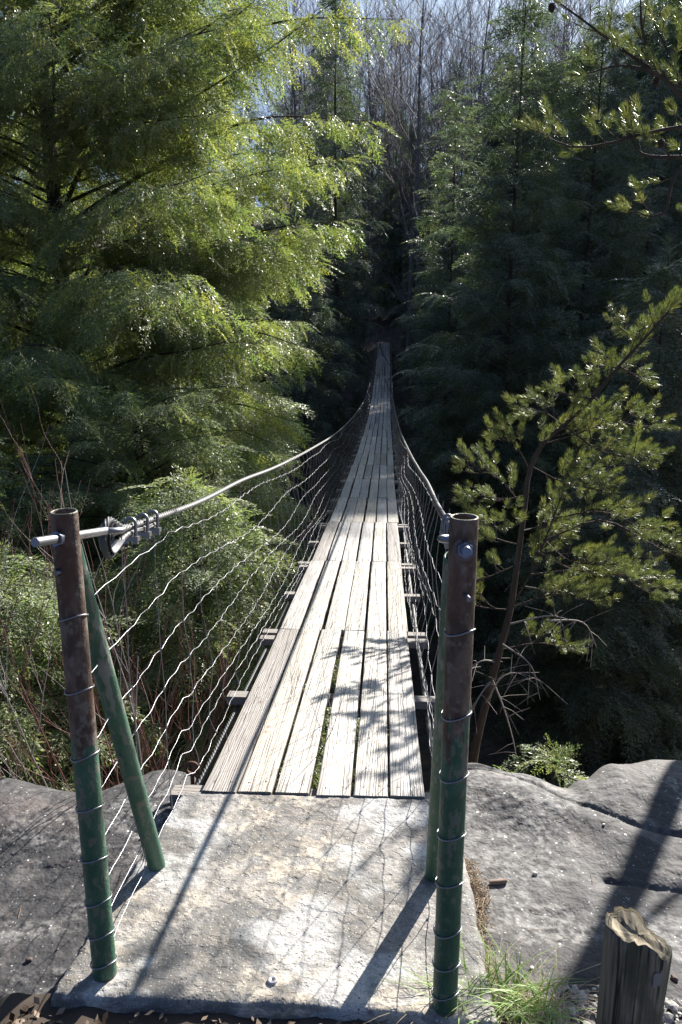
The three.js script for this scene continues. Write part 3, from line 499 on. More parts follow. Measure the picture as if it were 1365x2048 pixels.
// younger hemlocks below it
hemlock({ seed: 2, pal: MID_LIT, x: -1.75, z: -8.1, top: 0.0, R: 2.7, pow: 0.8, r: 0.06, n: 110, fs: 1.12, sp: 0.1, low: 0.3, droop: 0.25, dens: 1.2, label: 'young hemlock with bright tips just behind the left netting' });
hemlock({ seed: 3, pal: MID_LIT, x: -3.0, z: -6.3, top: -0.35, R: 1.7, r: 0.05, n: 95, fs: 1.12, sp: 0.1, low: 0.25, droop: 0.25, dens: 1.2, label: 'low young hemlock behind the left post' });
hemlock({ seed: 4, pal: MID_LIT, x: -4.6, z: -8.2, top: 1.1, R: 2.4, r: 0.08, n: 110, fs: 1.12, sp: 0.1, low: 0.25, droop: 0.25, label: 'mid height young hemlock at the left edge of the picture' });
hemlock({ seed: 5, pal: MID_LIT, x: -3.1, z: -10.6, top: 0.7, R: 2.9, pow: 0.45, r: 0.09, n: 125, fs: 1.12, sp: 0.1, low: 0.2, droop: 0.22, label: 'dense dark hemlock under the limbs of the large hemlock' });
hemlock({ seed: 6, pal: MID_LIT, x: 1.55, z: -5.3, top: -1.42, R: 0.62, r: 0.025, n: 26, low: 0.2, droop: 0.3, fs: 0.75, sp: 0.09, label: 'small hemlock sapling below the rock under the leaning pine' });
hemlock({ seed: 7, x: -8.6, z: -18.5, top: 17, R: 6.2, pow: 0.55, pal: YEL_LIT, r: 0.2, n: 142, low: 0.1, fs: 1.9, sp: 0.17, label: 'dark hemlock behind the large hemlock at far left' });
hemlock({ seed: 8, pal: MID_LIT, x: -4.6, z: -22, top: 9.5, R: 3.6, r: 0.18, n: 120, low: 0.1, fs: 1.9, sp: 0.17, label: 'hemlock half hidden behind the large hemlock near its right tips' });
// dark evergreens across the gorge
const farE = 'dark evergreens across the gorge';
hemlock({ seed: 20, x: 4.3, z: -27, top: 11, R: 4.4, r: 0.2, n: 195, low: 0.06, fs: 1.9, sp: 0.17, droop: 0.16, pow: 0.8, label: 'tall pointed dark evergreen right of the bridge, its tip near the top edge', group: farE });
hemlock({ seed: 21, x: 7.6, z: -31, top: 11.6, R: 4.6, r: 0.2, n: 180, low: 0.06, fs: 1.9, sp: 0.17, droop: 0.16, pow: 0.7, label: 'broad evergreen with sunlit silvery flank behind the pine branch', group: farE });
hemlock({ seed: 22, x: 2.9, z: -34, top: 10.0, R: 2.6, r: 0.15, n: 120, low: 0.1, fs: 1.9, sp: 0.17, droop: 0.16, label: 'slim evergreen with sunlit edge left of the tall pointed one', group: farE });
hemlock({ seed: 23, x: 11.2, z: -36, top: 11, R: 4.2, r: 0.2, n: 135, low: 0.06, fs: 1.9, sp: 0.17, label: 'evergreen at the right edge behind the broad silvery one', group: farE });
hemlock({ seed: 24, x: 7.2, z: -21, top: 3.0, R: 3.8, r: 0.16, n: 127, low: 0.06, fs: 1.9, sp: 0.17, label: 'lower dark evergreen behind the leaning pine', group: farE });
hemlock({ seed: 25, x: 10.5, z: -25, top: 6.5, R: 3.8, r: 0.16, n: 127, low: 0.06, fs: 1.9, sp: 0.17, label: 'dark evergreen at the right edge above the leaning pine', group: farE });
hemlock({ seed: 26, x: -2.6, z: -48, top: 18, R: 3.6, r: 0.22, n: 150, low: 0.08, fs: 2.6, sp: 0.28, label: 'tall dark evergreen left of the far end of the bridge', group: farE });
hemlock({ seed: 27, x: 5.4, z: -18, top: -1.2, R: 3.0, r: 0.1, n: 90, low: 0.06, fs: 1.9, sp: 0.17, label: 'low dark evergreen beside the right handrail', group: farE });
hemlock({ seed: 28, x: 14.5, z: -46, top: 15, R: 4.4, r: 0.2, n: 120, low: 0.06, fs: 2.6, sp: 0.28, label: 'tall evergreen far back at the right edge', group: farE });
for (const [i, x, z, top] of [[0, 15.6, -41.5, 18.6], [1, 18, -49, 21.5], [2, 16.5, -55, 20], [3, 21, -54, 23], [4, 13.5, -64, 19], [5, 10.5, -71, 19], [6, 19.5, -62, 22], [7, 15, -76, 22], [8, 17, -42.6, 21.3], [9, 19.6, -45.5, 22.8]])
  hemlock({ seed: 40 + i, x, z, top, R: 4.6, r: 0.22, n: 160, low: 0.06, fs: 3, sp: 0.25, pow: 0.42, label: 'tall dark evergreen added by the right edge to shade the far deck', group: 'evergreens added to shade the far deck' });  // added along the sun path, crowns widened to shade the far deck
hemlock({ seed: 29, x: 19, z: -56, top: 18, R: 5, r: 0.22, n: 120, low: 0.06, fs: 2.6, sp: 0.28, label: 'evergreen deep in the wood past the right edge', group: farE });
hemlock({ seed: 30, x: 9.5, z: -52, top: 13, R: 4.4, r: 0.2, n: 120, low: 0.06, fs: 2.6, sp: 0.28, label: 'evergreen hidden behind the tall pointed one', group: farE });
hemlock({ seed: 31, x: -9, z: -58, top: 15, R: 4.2, r: 0.22, n: 120, low: 0.06, fs: 2.6, sp: 0.28, label: 'evergreen in the wood beyond the tips of the large hemlock', group: farE });

{
  const R = rng(95);
  for (let i = 0; i < 44; i++) {
    const z = -70 - 1.5 * i + 6 * (R() - 0.5), w = 0.2 * -z + 4, x = lerp(-w * 0.5, w * 1.6, (i * 0.618034 + 0.3) % 1);
    hemlock({ seed: 600 + i, x, z, top: ground(x, z) + 12 + 8 * R(), R: 3.2 + 1.2 * R(), r: 0.2, n: 70, low: 0.08, fs: 3.4, sp: 0.42, label: 'dark evergreen standing among the bare trees on the far slope', group: 'evergreens on the far slope' });
  }
}

for (const [i, x, z, top, l] of [[0, 3.6, -45, 6, 'added dark evergreen close to the right handrail two thirds along the bridge'], [1, -3.8, -41, 3.5, 'added dark evergreen low beside the left handrail two thirds along the bridge'], [2, 3.4, -57, 10, 'added dark evergreen just right of the far end'], [3, -4.4, -57, 11, 'added dark evergreen just left of the far end'], [4, 1.5, -71, 13, 'evergreen closing the view straight behind the far end']])
  hemlock({ seed: 60 + i, x, z, top, R: 3.4, r: 0.16, n: 110, low: 0.06, fs: 2.4, sp: 0.26, pow: 0.6, label: l, group: farE });  // added beside the bridge to block sky and darken its far end

// bare broadleaved trees
function bareTree(seed, H, r0, n1 = 18, n2 = 7, n3 = 5, low = 0.25, spread = 0.75) {
  const R = rng(seed), tr = new GB(), cr = new GB(), trunk = [];
  const wob = (p, d, L, n, w) => { const q = [p.clone()]; let dd = d.clone(); for (let i = 0; i < n; i++) { dd.add(V((R() - 0.5) * w, (R() - 0.5) * w + 0.05, (R() - 0.5) * w)).normalize(); q.push(q[i].clone().addScaledVector(dd, L / n)); } return q; };
  const tq = wob(V(0, 0, 0), V(0, 1, 0), H, 12, 0.07); tr.tube(tq, (i) => lerp(r0, 0.015, Math.pow(i / 12, 0.9)) * (i ? 1 : 1.35), 7, { ur: 2 });
  for (let i = 0; i < n1; i++) {
    const f = lerp(low, 0.97, (i + R()) / n1), k = Math.min(11, Math.floor(f * 12)), p = tq[k].clone().lerp(tq[k + 1], f * 12 - k), a = i * 2.4 + R(), e = 0.65 + 0.5 * R() - 0.2 * f, L = H * (0.13 + 0.2 * Math.sin(Math.PI * clamp((1.1 - f)))) * (0.6 + 0.7 * R()) * spread * 1.3;
    const b = wob(p, V(Math.cos(a) * Math.cos(e), Math.sin(e), Math.sin(a) * Math.cos(e)), L, 5, 0.28), rb = lerp(r0, 0.015, Math.pow(f, 0.9)) * 0.5; cr.tube(b, (j) => lerp(rb, 0.008, j / 5), 4);
    for (let j = 0; j < n2; j++) {
      const f2 = lerp(0.2, 1, (j + R()) / n2), k2 = Math.min(4, Math.floor(f2 * 5)), p2 = b[k2].clone().lerp(b[k2 + 1], f2 * 5 - k2), d2 = b[k2 + 1].clone().sub(b[k2]).normalize().add(V((R() - 0.5) * 1.5, (R() - 0.2) * 0.9, (R() - 0.5) * 1.5)).normalize(), L2 = L * 0.42 * (1.15 - f2 * 0.5) * (0.6 + 0.6 * R());
      const c = wob(p2, d2, L2, 3, 0.3); cr.tube(c, (q) => lerp(Math.max(0.014, rb * 0.33), 0.009, q / 3), 3);
      for (let m = 0; m < n3; m++) { const f3 = (m + R()) / n3, k3 = Math.min(2, Math.floor(f3 * 3)), p3 = c[k3].clone().lerp(c[k3 + 1], f3 * 3 - k3), d3 = c[k3 + 1].clone().sub(c[k3]).normalize().add(V((R() - 0.5) * 1.4, (R() - 0.25) * 0.8, (R() - 0.5) * 1.4)).normalize(); cr.tube(wob(p3, d3, L2 * 0.5 * (0.6 + 0.6 * R()), 2, 0.3), (q) => lerp(0.009, 0.005, q / 2), 3); }
    }
  }
  return { trunk: tr.geo(), crown: cr.geo() };
}
const bareProto = [bareTree(1, 21, 0.17), bareTree(2, 23, 0.2, 19), bareTree(3, 18, 0.13, 15), bareTree(4, 25, 0.22, 20, 7, 5, 0.4, 0.65), bareTree(5, 20, 0.12, 15, 6, 5, 0.35, 0.6)];
function placeBare(k, x, z, s, turn, label, group, y) {
  const t = thing('bare_tree', label, 'tree', V(x, (y ?? ground(x, z)) - 0.15, z), group); t.rotation.y = turn; t.scale.setScalar(s);
  part('trunk', bareProto[k].trunk, M.greyBark, t); part('crown', bareProto[k].crown, M.twig, t); return t;
}
placeBare(3, 1.75, -53, 1.0, 0.4, 'pale bare tree trunk rising just right of the far end of bridge');
placeBare(1, 2.3, -50, 0.9, 2.2, 'forked bare tree below the deck right of the far end');
placeBare(2, -0.9, -66, 1.0, 1.2, 'bare tree directly behind the far end of the bridge');
{
  const R = rng(91); let n = 0;
  for (let i = 0; i < 120; i++) {
    const z = -64 - 62 * Math.pow((i + R()) / 120, 1.1), w = 0.22 * -z + 4, x = lerp(-w * 0.45, w * 1.55, (i * 0.618034) % 1) + (R() - 0.5) * 2.5;
    if (Math.abs(x - 0.2) < 1.4 && z > -70) continue;
    placeBare(i % 5, x, z, 0.8 + 0.4 * R(), R() * 6.28, 'tall bare grey tree in the wood on the slope beyond the far bank', 'bare trees on the far slope');
  }
}
// bare understory saplings in the gorge
{
  const p = [bareTree(11, 5.2, 0.035, 12, 6, 4, 0.15, 1.2), bareTree(12, 4.2, 0.03, 11, 6, 4, 0.1, 1.4), bareTree(13, 6.2, 0.04, 13, 6, 4, 0.2, 1.0)], R = rng(92);
  const spots = [[-1.6, -30], [-2.6, -36], [-1.2, -44], [-3.6, -40], [1.6, -46], [2.2, -40], [-1.8, -52], [1.9, -58], [-1.4, -58], [-2.4, -25], [2.6, -60], [-3.2, -60], [3.6, -55], [-2.2, -17], [-1.7, -20]];
  spots.forEach(([x, z], i) => { const t = thing('bare_sapling', x > 2 && z > -16 ? 'thin bare sapling in the shade below the leaning pine' : 'thin bare sapling in the shaded gorge beside the bridge', 'sapling', V(x, Math.min(ground(x, z), deckY(z) - 1) - 0.1, z), x > 2 && z > -16 ? 'saplings below the leaning pine' : 'saplings in the gorge'); t.rotation.y = R() * 6; t.scale.setScalar(0.8 + 0.5 * R()); part('trunk', p[i % 3].trunk, M.twig, t); part('crown', p[i % 3].crown, M.twig, t); });
}
// red stemmed shrubs by the left post
function shrub(seed, x, z, y, n, H, label, mat) {
  const R = rng(seed), t = thing('bare_shrub', label, 'shrub', V(x, y, z), 'bare shrubs below the left of the slab');
  for (let i = 0; i < n; i++) {
    const g = new GB(), grow = (p, d, L, r, lv) => { const q = [p]; const N = 7; let dd = d.clone(); for (let k = 0; k < N; k++) { dd.add(V((R() - 0.5) * 0.3, (R() - 0.35) * 0.22, (R() - 0.5) * 0.3)).normalize(); q.push(q[k].clone().addScaledVector(dd, L / N)); } g.tube(q, (k) => lerp(r, r * 0.35, k / N), lv ? 4 : 5); if (lv < 2) for (let k = 0; k < (lv ? 3 : 6); k++) { const j = 1 + Math.floor(R() * (N - 1)); grow(q[j].clone(), q[j + 1].clone().sub(q[j]).normalize().add(V((R() - 0.5) * 1.5, (R() - 0.15) * 0.9, (R() - 0.5) * 1.5)).normalize(), L * (0.3 + 0.25 * R()), r * 0.5, lv + 1); } };
    const a = R() * 6.283; grow(V((R() - 0.5) * 0.2, 0, (R() - 0.5) * 0.2), V(Math.cos(a) * 0.5, 1, Math.sin(a) * 0.5).normalize(), H * (0.7 + 0.5 * R()), 0.006, 0); g.build('stem', R() < 0.35 ? M.paleTwig : mat, t);
  }
}
shrub(1, -1.15, -3.75, -1.9, 6, 2.6, 'red stemmed bare shrub just behind the left brace', M.redTwig);
shrub(2, -1.75, -3.6, -1.7, 4, 2.5, 'red stemmed bare shrub left of the left post', M.redTwig);
shrub(3, -1.5, -4.6, -2.4, 9, 2.1, 'tangled bare shrub close under the left netting', M.redTwig);
shrub(4, -2.5, -3.9, -1.9, 2, 2.6, 'bare shrub with long stems at the left edge', M.redTwig);
shrub(5, -1.9, -5.8, -3.0, 8, 2.3, 'bare shrub below the left netting by the second plank joint', M.redTwig);

// pines
const PINE = [[0.1, 0.13, 0.025], [0.15, 0.18, 0.03], [0.2, 0.21, 0.04]];
function pine(o) {
  const R = rng(o.seed), B = V(...o.trunk[0]), t = thing('pine_tree', o.label, 'tree', B), loc = (q) => V(q[0], q[1], q[2]).sub(B), list = [];
  const T = spline(o.trunk.map(loc), 40); new GB().tube(T, (i) => lerp(o.r, o.rTip, Math.pow(i / 40, 0.65)), 9, { ur: 2 }).build('trunk', M.pineBark, t);
  const twigs = (P, L, g) => {
    const n = P.length - 1;
    for (let s = o.bare ?? 0.22; s <= 1; s += (o.step || 0.031) / L) {
      const f = s * n, i = Math.min(n - 1, Math.floor(f)), p = P[i].clone().lerp(P[i + 1], f - i), tg = P[i + 1].clone().sub(P[i]).normalize();
      const d = tg.clone().multiplyScalar(0.7).add(V((R() - 0.5) * 1.3, (R() - 0.25) * 1.0, (R() - 0.5) * 1.3)).normalize(), l = (0.06 + 0.16 * R()) * (1.2 - 0.5 * s), e = p.clone().addScaledVector(d, l).add(V(0, 0.02, 0));
      g.tube([p, p.clone().lerp(e, 0.5).add(V(0, -0.008, 0)), e], [0.0035, 0.003, 0.0022], 4);
      const up = d.clone().add(V(0, 0.35, 0)).normalize(); list.push({ p: e, d: up, n: V(R() - 0.5, R() - 0.5, 1), s: 0.7 + 0.4 * R(), c: pick(PINE, R) });
      if (l > 0.1) list.push({ p: p.clone().lerp(e, 0.55), d: up.clone().add(V((R() - 0.5) * 0.7, 0.1, (R() - 0.5) * 0.7)), n: V(0, 1, R()), s: 0.6 + 0.4 * R(), c: pick(PINE, R) });
    }
    const e = P[n]; list.push({ p: e, d: e.clone().sub(P[n - 1]).normalize().add(V(0, 0.2, 0)), n: V(0, 1, 0.2), s: 1.1, c: pick(PINE, R) });
  };
  for (const b of o.branches) {
    const P = spline(b.map(loc), 12); let L = 0; for (let i = 1; i < P.length; i++) L += P[i].distanceTo(P[i - 1]);
    const g = new GB(); g.tube(P, (i) => lerp(o.rb * (0.5 + 0.5 * Math.min(1, L)), 0.0035, i / 12), 6); twigs(P, L, g); g.build('limb', M.pineBark, t);
  }
  if (o.leader) { const g = new GB(); twigs(T.slice(o.leader), 1.2, g); g.build('limb', M.pineBark, t); }
  for (const b of o.dead || []) { const P = spline(b.map(loc), 10), g = new GB(); g.tube(P, (i) => lerp(0.008, 0.002, i / 10), 5); for (let k = 0; k < 9; k++) { const i = 2 + Math.floor(R() * 8), d = V(R() - 0.5, R() - 0.6, R() - 0.5).normalize(), p = P[i]; g.tube([p, p.clone().addScaledVector(d, 0.08), p.clone().addScaledVector(d, 0.17 + 0.1 * R()).add(V(0, -0.03, 0.03 * (R() - 0.5)))], [0.003, 0.002, 0.001], 3); } g.build('dead_limb', M.deadTwig, t); }
  scatter('needles', tufts, M.needle, list, t);
  for (const [x, y, z, k] of o.cones || []) { const g = new GB(), p = loc([x, y, z]); for (let i = 0; i < 40; i++) { const f = i / 40, a = i * 2.4, r = 0.016 * Math.sin(Math.PI * (0.12 + 0.8 * f)); g.box(p.clone().add(V(r * Math.cos(a), -0.045 * f, r * Math.sin(a))), 0.012, 0.006, 0.012, new THREE.Euler(0.4, -a, 0.3)); } g.build('cone', std(lin(0.06, 0.035, 0.025), 0.8), t); }
  return t;
}
pine({ seed: 3, r: 0.042, rTip: 0.006, rb: 0.008, leader: 20, label: 'leaning pine with yellow green needle tufts right of the bridge',
  trunk: [[0.93, -3.7, -5.6], [0.95, -2.4, -5.6], [1.0, -1.55, -5.6], [1.07, -1.12, -5.6], [1.15, -0.7, -5.6], [1.21, -0.38, -5.6], [1.24, -0.03, -5.6], [1.27, 0.38, -5.6], [1.29, 0.67, -5.6], [1.37, 0.88, -5.55], [1.49, 1.01, -5.5], [1.65, 1.22, -5.4], [1.77, 1.43, -5.3], [1.88, 1.6, -5.2], [1.97, 1.76, -5.1]],
  branches: [[[1.21, -0.38, -5.6], [1.35, -0.12, -5.65], [1.45, 0.13, -5.7], [1.55, 0.42, -5.75], [1.63, 0.67, -5.8], [1.67, 0.82, -5.8]],
    [[1.27, 0.38, -5.6], [1.11, 0.57, -5.76], [0.87, 0.64, -5.91]], [[1.25, 0.12, -5.6], [1.07, 0.18, -5.57], [0.92, 0.28, -5.55]], [[1.27, 0.49, -5.6], [1.1, 0.43, -5.68], [0.92, 0.41, -5.76]], [[1.29, 0.67, -5.6], [1.17, 0.86, -5.54], [1.05, 0.92, -5.48]], [[1.24, -0.03, -5.6], [1.05, -0.09, -5.52], [0.94, -0.12, -5.45]],
    [[1.45, 0.13, -5.7], [1.84, 0.28, -5.73], [2.22, 0.1, -5.86], [2.5, -0.06, -5.99], [2.74, -0.05, -6.12]], [[1.35, -0.12, -5.65], [1.82, -0.12, -5.79], [2.33, -0.28, -5.99], [2.55, -0.45, -6.18]], [[1.22, -0.36, -5.6], [1.48, -0.18, -5.4], [1.71, -0.16, -5.2]], [[1.15, -0.7, -5.6], [1.47, -0.7, -5.74], [1.78, -0.82, -5.89]], [[1.65, 1.21, -5.42], [1.97, 0.99, -5.76], [2.23, 0.94, -5.92]], [[1.49, 1.0, -5.5], [1.69, 0.87, -5.3], [1.89, 0.86, -5.01]], [[1.77, 1.42, -5.3], [2.02, 1.3, -5.64]], [[1.6, 0.66, -5.78], [1.72, 0.74, -5.4], [1.92, 0.8, -5.2]], [[1.49, 1.0, -5.5], [1.36, 1.08, -5.61], [1.31, 1.06, -5.63]], [[1.65, 1.2, -5.4], [1.45, 1.21, -5.52], [1.33, 1.19, -5.43]], [[1.54, 0.42, -5.74], [1.74, 0.51, -5.81], [1.9, 0.48, -6.02]], [[1.21, -0.38, -5.6], [0.98, -0.33, -5.52], [0.86, -0.25, -5.44]], [[1.44, 0.14, -5.68], [1.56, 0.08, -5.38], [1.74, 0.12, -5.16]], [[1.77, 1.41, -5.3], [1.7, 1.39, -5.5], [1.66, 1.34, -5.57]], [[1.88, 1.59, -5.2], [1.81, 1.63, -5.39]], [[1.27, 0.23, -5.6], [1.51, 0.2, -5.86], [1.73, 0.09, -6.12]], [[1.38, 0.87, -5.56], [1.55, 0.95, -5.45], [1.67, 1.04, -5.29]], [[1.5, 0.3, -5.7], [1.8, 0.4, -5.5], [2.05, 0.32, -5.3]], [[1.3, -0.2, -5.62], [1.55, -0.3, -5.8], [1.85, -0.36, -5.9]], [[1.27, 0.3, -5.6], [1.12, 0.3, -5.4], [0.98, 0.36, -5.25]], [[1.3, 0.7, -5.6], [1.5, 0.62, -5.45], [1.72, 0.6, -5.3]], [[1.4, 0.05, -5.66], [1.6, -0.02, -5.5], [1.85, 0.0, -5.35], [2.1, -0.12, -5.3]]],
  dead: [[[1.09, -0.9, -5.5], [1.19, -1.14, -5.5], [1.29, -1.48, -5.5], [1.31, -1.65, -5.5]], [[1.15, -0.61, -5.5], [1.34, -0.72, -5.4], [1.43, -1.0, -5.4]], [[1.06, -1.11, -5.55], [1.18, -0.86, -5.5], [1.43, -0.83, -5.5]], [[1.18, -0.5, -5.6], [1.5, -0.42, -5.6], [1.7, -0.5, -5.7]], [[1.13, -0.8, -5.6], [1.0, -0.75, -5.5], [0.86, -0.86, -5.45]], [[1.1, -0.95, -5.6], [0.98, -1.0, -5.4], [0.9, -1.15, -5.3]], [[1.5, -0.5, -5.7], [1.8, -0.55, -5.8], [1.95, -0.8, -5.9]]], cones: [[1.42, 0.3, -5.6], [1.9, 1.5, -5.25]] });
pine({ seed: 5, r: 0.085, rTip: 0.04, rb: 0.017, bare: 0.3, step: 0.105, label: 'taller pine whose branches reach in at the top right corner',
  trunk: [[3.13, -1.6, -5.85], [3.13, 0, -5.85], [3.13, 1.5, -5.85], [3.12, 3, -5.85], [3.24, 5, -5.8], [3.3, 7.5, -5.8]],
  branches: [[[3.27, 2.3, -5.8], [2.7, 2.75, -5.55], [2.23, 2.96, -5.4], [2.02, 3.07, -5.4], [1.79, 3.19, -5.4], [1.57, 3.33, -5.4], [1.39, 3.45, -5.4], [1.23, 3.55, -5.4], [1.14, 3.61, -5.4]], [[2.4, 2.88, -5.45], [2.03, 2.97, -5.3], [1.83, 3.1, -5.25], [1.6, 3.14, -5.2], [1.41, 3.1, -5.2]], [[3.27, 2.1, -5.8], [2.7, 2.6, -5.6], [2.23, 2.88, -5.5], [2.05, 2.86, -5.45], [1.8, 2.81, -5.4], [1.56, 2.75, -5.4], [1.35, 2.75, -5.4], [1.18, 2.84, -5.4]], [[2.7, 2.6, -5.6], [2.26, 2.63, -5.4], [2.06, 2.68, -5.4], [1.93, 2.68, -5.4], [1.82, 2.7, -5.4], [1.77, 2.75, -5.4], [1.74, 2.83, -5.4]], [[2.26, 2.63, -5.4], [2.06, 2.62, -5.4], [2.01, 2.49, -5.4], [1.99, 2.36, -5.4], [1.9, 2.34, -5.42], [1.8, 2.39, -5.45]], [[2.02, 3.07, -5.4], [1.95, 3.25, -5.45], [1.85, 3.45, -5.5]], [[1.9, 3.13, -5.4], [1.75, 3.35, -5.35], [1.7, 3.55, -5.3]], [[2.2, 2.97, -5.4], [2.15, 3.2, -5.5], [2.05, 3.45, -5.6]], [[3.3, 3.4, -5.78], [3.9, 3.8, -6.4], [4.6, 4.0, -6.9]], [[3.28, 4.2, -5.8], [2.6, 4.6, -6.2], [2.0, 4.8, -6.5]], [[3.26, 5, -5.8], [3.8, 5.5, -5.2], [4.2, 5.7, -4.8]], [[3.28, 6, -5.8], [2.7, 6.4, -5.6], [2.2, 6.6, -5.4]]], cones: [[1.22, 3.53, -5.4], [1.86, 3.12, -5.38], [1.93, 2.78, -5.4]] });

// ---------------------------------------------------------------- small things near the viewer
{ // old wooden post
  const t = thing('wooden_post', 'weathered split wooden post with a jagged top, lower right corner', 'post', V(0.81, -0.1, -1.45));
  const g = new GB(), ns = 40, ny = 26, H = 0.63;
  for (let j = 0; j <= ny; j++) for (let i = 0; i <= ns; i++) {
    const a = i / ns * 6.283, v = j / ny, c = Math.cos(a), s = Math.sin(a); const top = H - 0.03 * smooth(0.2, -0.9, -c) + 0.004 * (noise(i % 40 * 0.45, 2, 7) - 0.5) * 2 + 0.006 * smooth(0.5, 0.95, s) * (hash(i % 40, 8, 2)) - 0.02 * smooth(0.0, 1, c);
    let r = 0.062 + 0.004 * Math.sin(a * 2 + 1) + 0.003 * (noise(i % 40 * 0.5, v * 3, 5) - 0.5) * 2 + 0.012 * smooth(0.25, 0, v); for (const ca of [4.5, 5.3, 3.9, 0.4, 2]) { const d = Math.abs(((a - ca + 9.42) % 6.283) - 3.1416); r -= 0.012 * Math.exp(-(((3.1416 - d) / 0.0001) ** 2)) + (d < 0.09 ? 0.011 * (1 - d / 0.09) * smooth(0.1, 0.5, v) : 0); }
    g.v(V(r * c * (1 + 0.04 * v), v * top, r * s), V(c, 0, s), i / ns * 1.2, v * 0.9);
  }
  for (let j = 0; j < ny; j++) for (let i = 0; i < ns; i++) { const a = j * (ns + 1) + i; g.i.push(a, a + ns + 1, a + 1, a + 1, a + ns + 1, a + ns + 2); }
  const k0 = ny * (ns + 1); let last = k0;                                                                 // ragged top
  for (let q = 1; q <= 5; q++) { const b = g.p.length / 3; for (let i = 0; i <= ns; i++) { const o = (k0 + i) * 3, f = 1 - q / 5; g.v(V(g.p[o] * f, lerp(g.p[o + 1], H - 0.025, 1 - f) + (hash(i % 40, q, 4) - 0.5) * 0.008, g.p[o + 2] * f), V(0, 1, 0), 0.3 + g.p[o] * f, 0.3 + g.p[o + 2] * f); } for (let i = 0; i < ns; i++) g.i.push(last + i, b + i, last + i + 1, last + i + 1, b + i, b + i + 1); last = b; }
  const tex = texture(512, 512, (u, v) => { const f = fbm(u * 60, v * 5, 4, 401), k = ridge(u * 22, v * 1.4, 3, 402), b = fbm(u * 5, v * 6, 4, 403); let c = mixc([0.09, 0.073, 0.048], [0.29, 0.245, 0.17], clamp(f * 1.5 - 0.25)); c = mixc(c, [0.06, 0.062, 0.03], smooth(0.5, 0.68, b) * 0.7); return mixc(c, [0.02, 0.016, 0.012], smooth(0.82, 0.92, k)); }, true);
  const bt = texture(512, 512, (u, v) => { const h = 0.6 * fbm(u * 60, v * 5, 4, 401) + 0.4 * (1 - smooth(0.75, 0.92, ridge(u * 22, v * 1.4, 3, 402))); return [h, h, h]; });
  part('shaft', g.geo(true), std(0xffffff, 0.9, { map: tex, bumpMap: bt, bumpScale: 0.008 }), t);
  const pm = new GB(); const q = []; for (let i = 0; i <= 6; i++) { const a = lerp(0.98, 1.32, i / 6); q.push([0.0655 * Math.cos(a), 0.0655 * Math.sin(a)]); }
  const yt = (i) => 0.572 - 0.008 * hash(i, 2, 2), yb = (i) => 0.525 + 0.012 * hash(i, 5, 2); for (let i = 0; i < 6; i++) pm.quad(V(q[i + 1][0], yb(i + 1), q[i + 1][1]), V(q[i][0], yb(i), q[i][1]), V(q[i][0], yt(i), q[i][1]), V(q[i + 1][0], yt(i + 1), q[i + 1][1]));
  pm.build('paint_mark', std(lin(0.2, 0.19, 0.175), 0.9), t).userData.label = 'faded pale paint mark';
}
{
  const g = new GB(), nx = 110, nz = 30; for (let j = 0; j <= nz; j++) for (let i = 0; i <= nx; i++) { const x = lerp(-1.1, 0.75, i / nx), z = lerp(-1.76, -1.3, j / nz), m = smooth(-0.95, -0.72, x) * smooth(0.75, 0.6, x); g.v(V(x, lerp(rockY(x, z) - 0.03, -0.04 + 0.03 * (fbm(x * 14, z * 14, 3, 720) - 0.5) - 0.02 * smooth(-1.5, -1.3, z), m), z), V(0, 1, 0), x * 2, z * 2); }
  for (let j = 0; j < nz; j++) for (let i = 0; i < nx; i++) { const a = j * (nx + 1) + i; g.i.push(a, a + nx + 1, a + 1, a + 1, a + nx + 1, a + nx + 2); }
  struct('soil', g.geo(true), std(lin(0.05, 0.036, 0.026), 1));
}
function pebbleGeo(seed, flat) { const g = new THREE.IcosahedronGeometry(1, flat < 0.5 ? 0 : 1), P = g.attributes.position; for (let i = 0; i < P.count; i++) { const x = P.getX(i), y = P.getY(i), z = P.getZ(i), k = 0.75 + 0.5 * noise(x * 1.6 + 5, y * 1.6 + z * 1.3 + 7, seed); P.setXYZ(i, x * k, y * k * flat, z * k * 0.8); } g.computeVertexNormals(); return g; }
const gravelM = std(lin(0.3, 0.29, 0.28), 0.85);
{ // gravel heap by the wooden post
  const R = rng(61), list = []; 
  for (let i = 0; i < 5200; i++) {
    const x = 0.6 + R() * 1.6, z = -1.93 + R() * 0.75; const edge = -1.87 + 0.1 * (noise(x * 4, 2, 3) - 0.5) - 0.05 * Math.exp(-(((x - 0.9) / 0.15) ** 2)); if (z < edge || (x < 0.66 && z < -1.8)) continue;
    const h = Math.min(0.06, (z - edge) * 0.5), s = 0.006 + 0.013 * Math.pow(R(), 2.5);
    list.push({ p: V(x, rockY(x, z) + h * (0.3 + 0.75 * R()), z), d: V(R() - 0.5, (R() - 0.5) * 0.7, R() - 0.5), n: V((R() - 0.5) * 0.8, 1, (R() - 0.5) * 0.8), s, c: (() => { const k = 0.5 + 0.9 * R(); return [k, k * 0.97, k * 0.93]; })() });
  }
  const o = new THREE.Group(); scatter('gravel', [pebbleGeo(2, 0.4), pebbleGeo(3, 0.32)], gravelM, list, o); const both = [...o.children]; for (const [g, l] of [[both[0], 'loose grey gravel spread round the wooden post'], [both[1], 'thin flat gravel chips mixed in round the wooden post']]) { scene.add(g); tag(g, l, 'gravel'); }
}
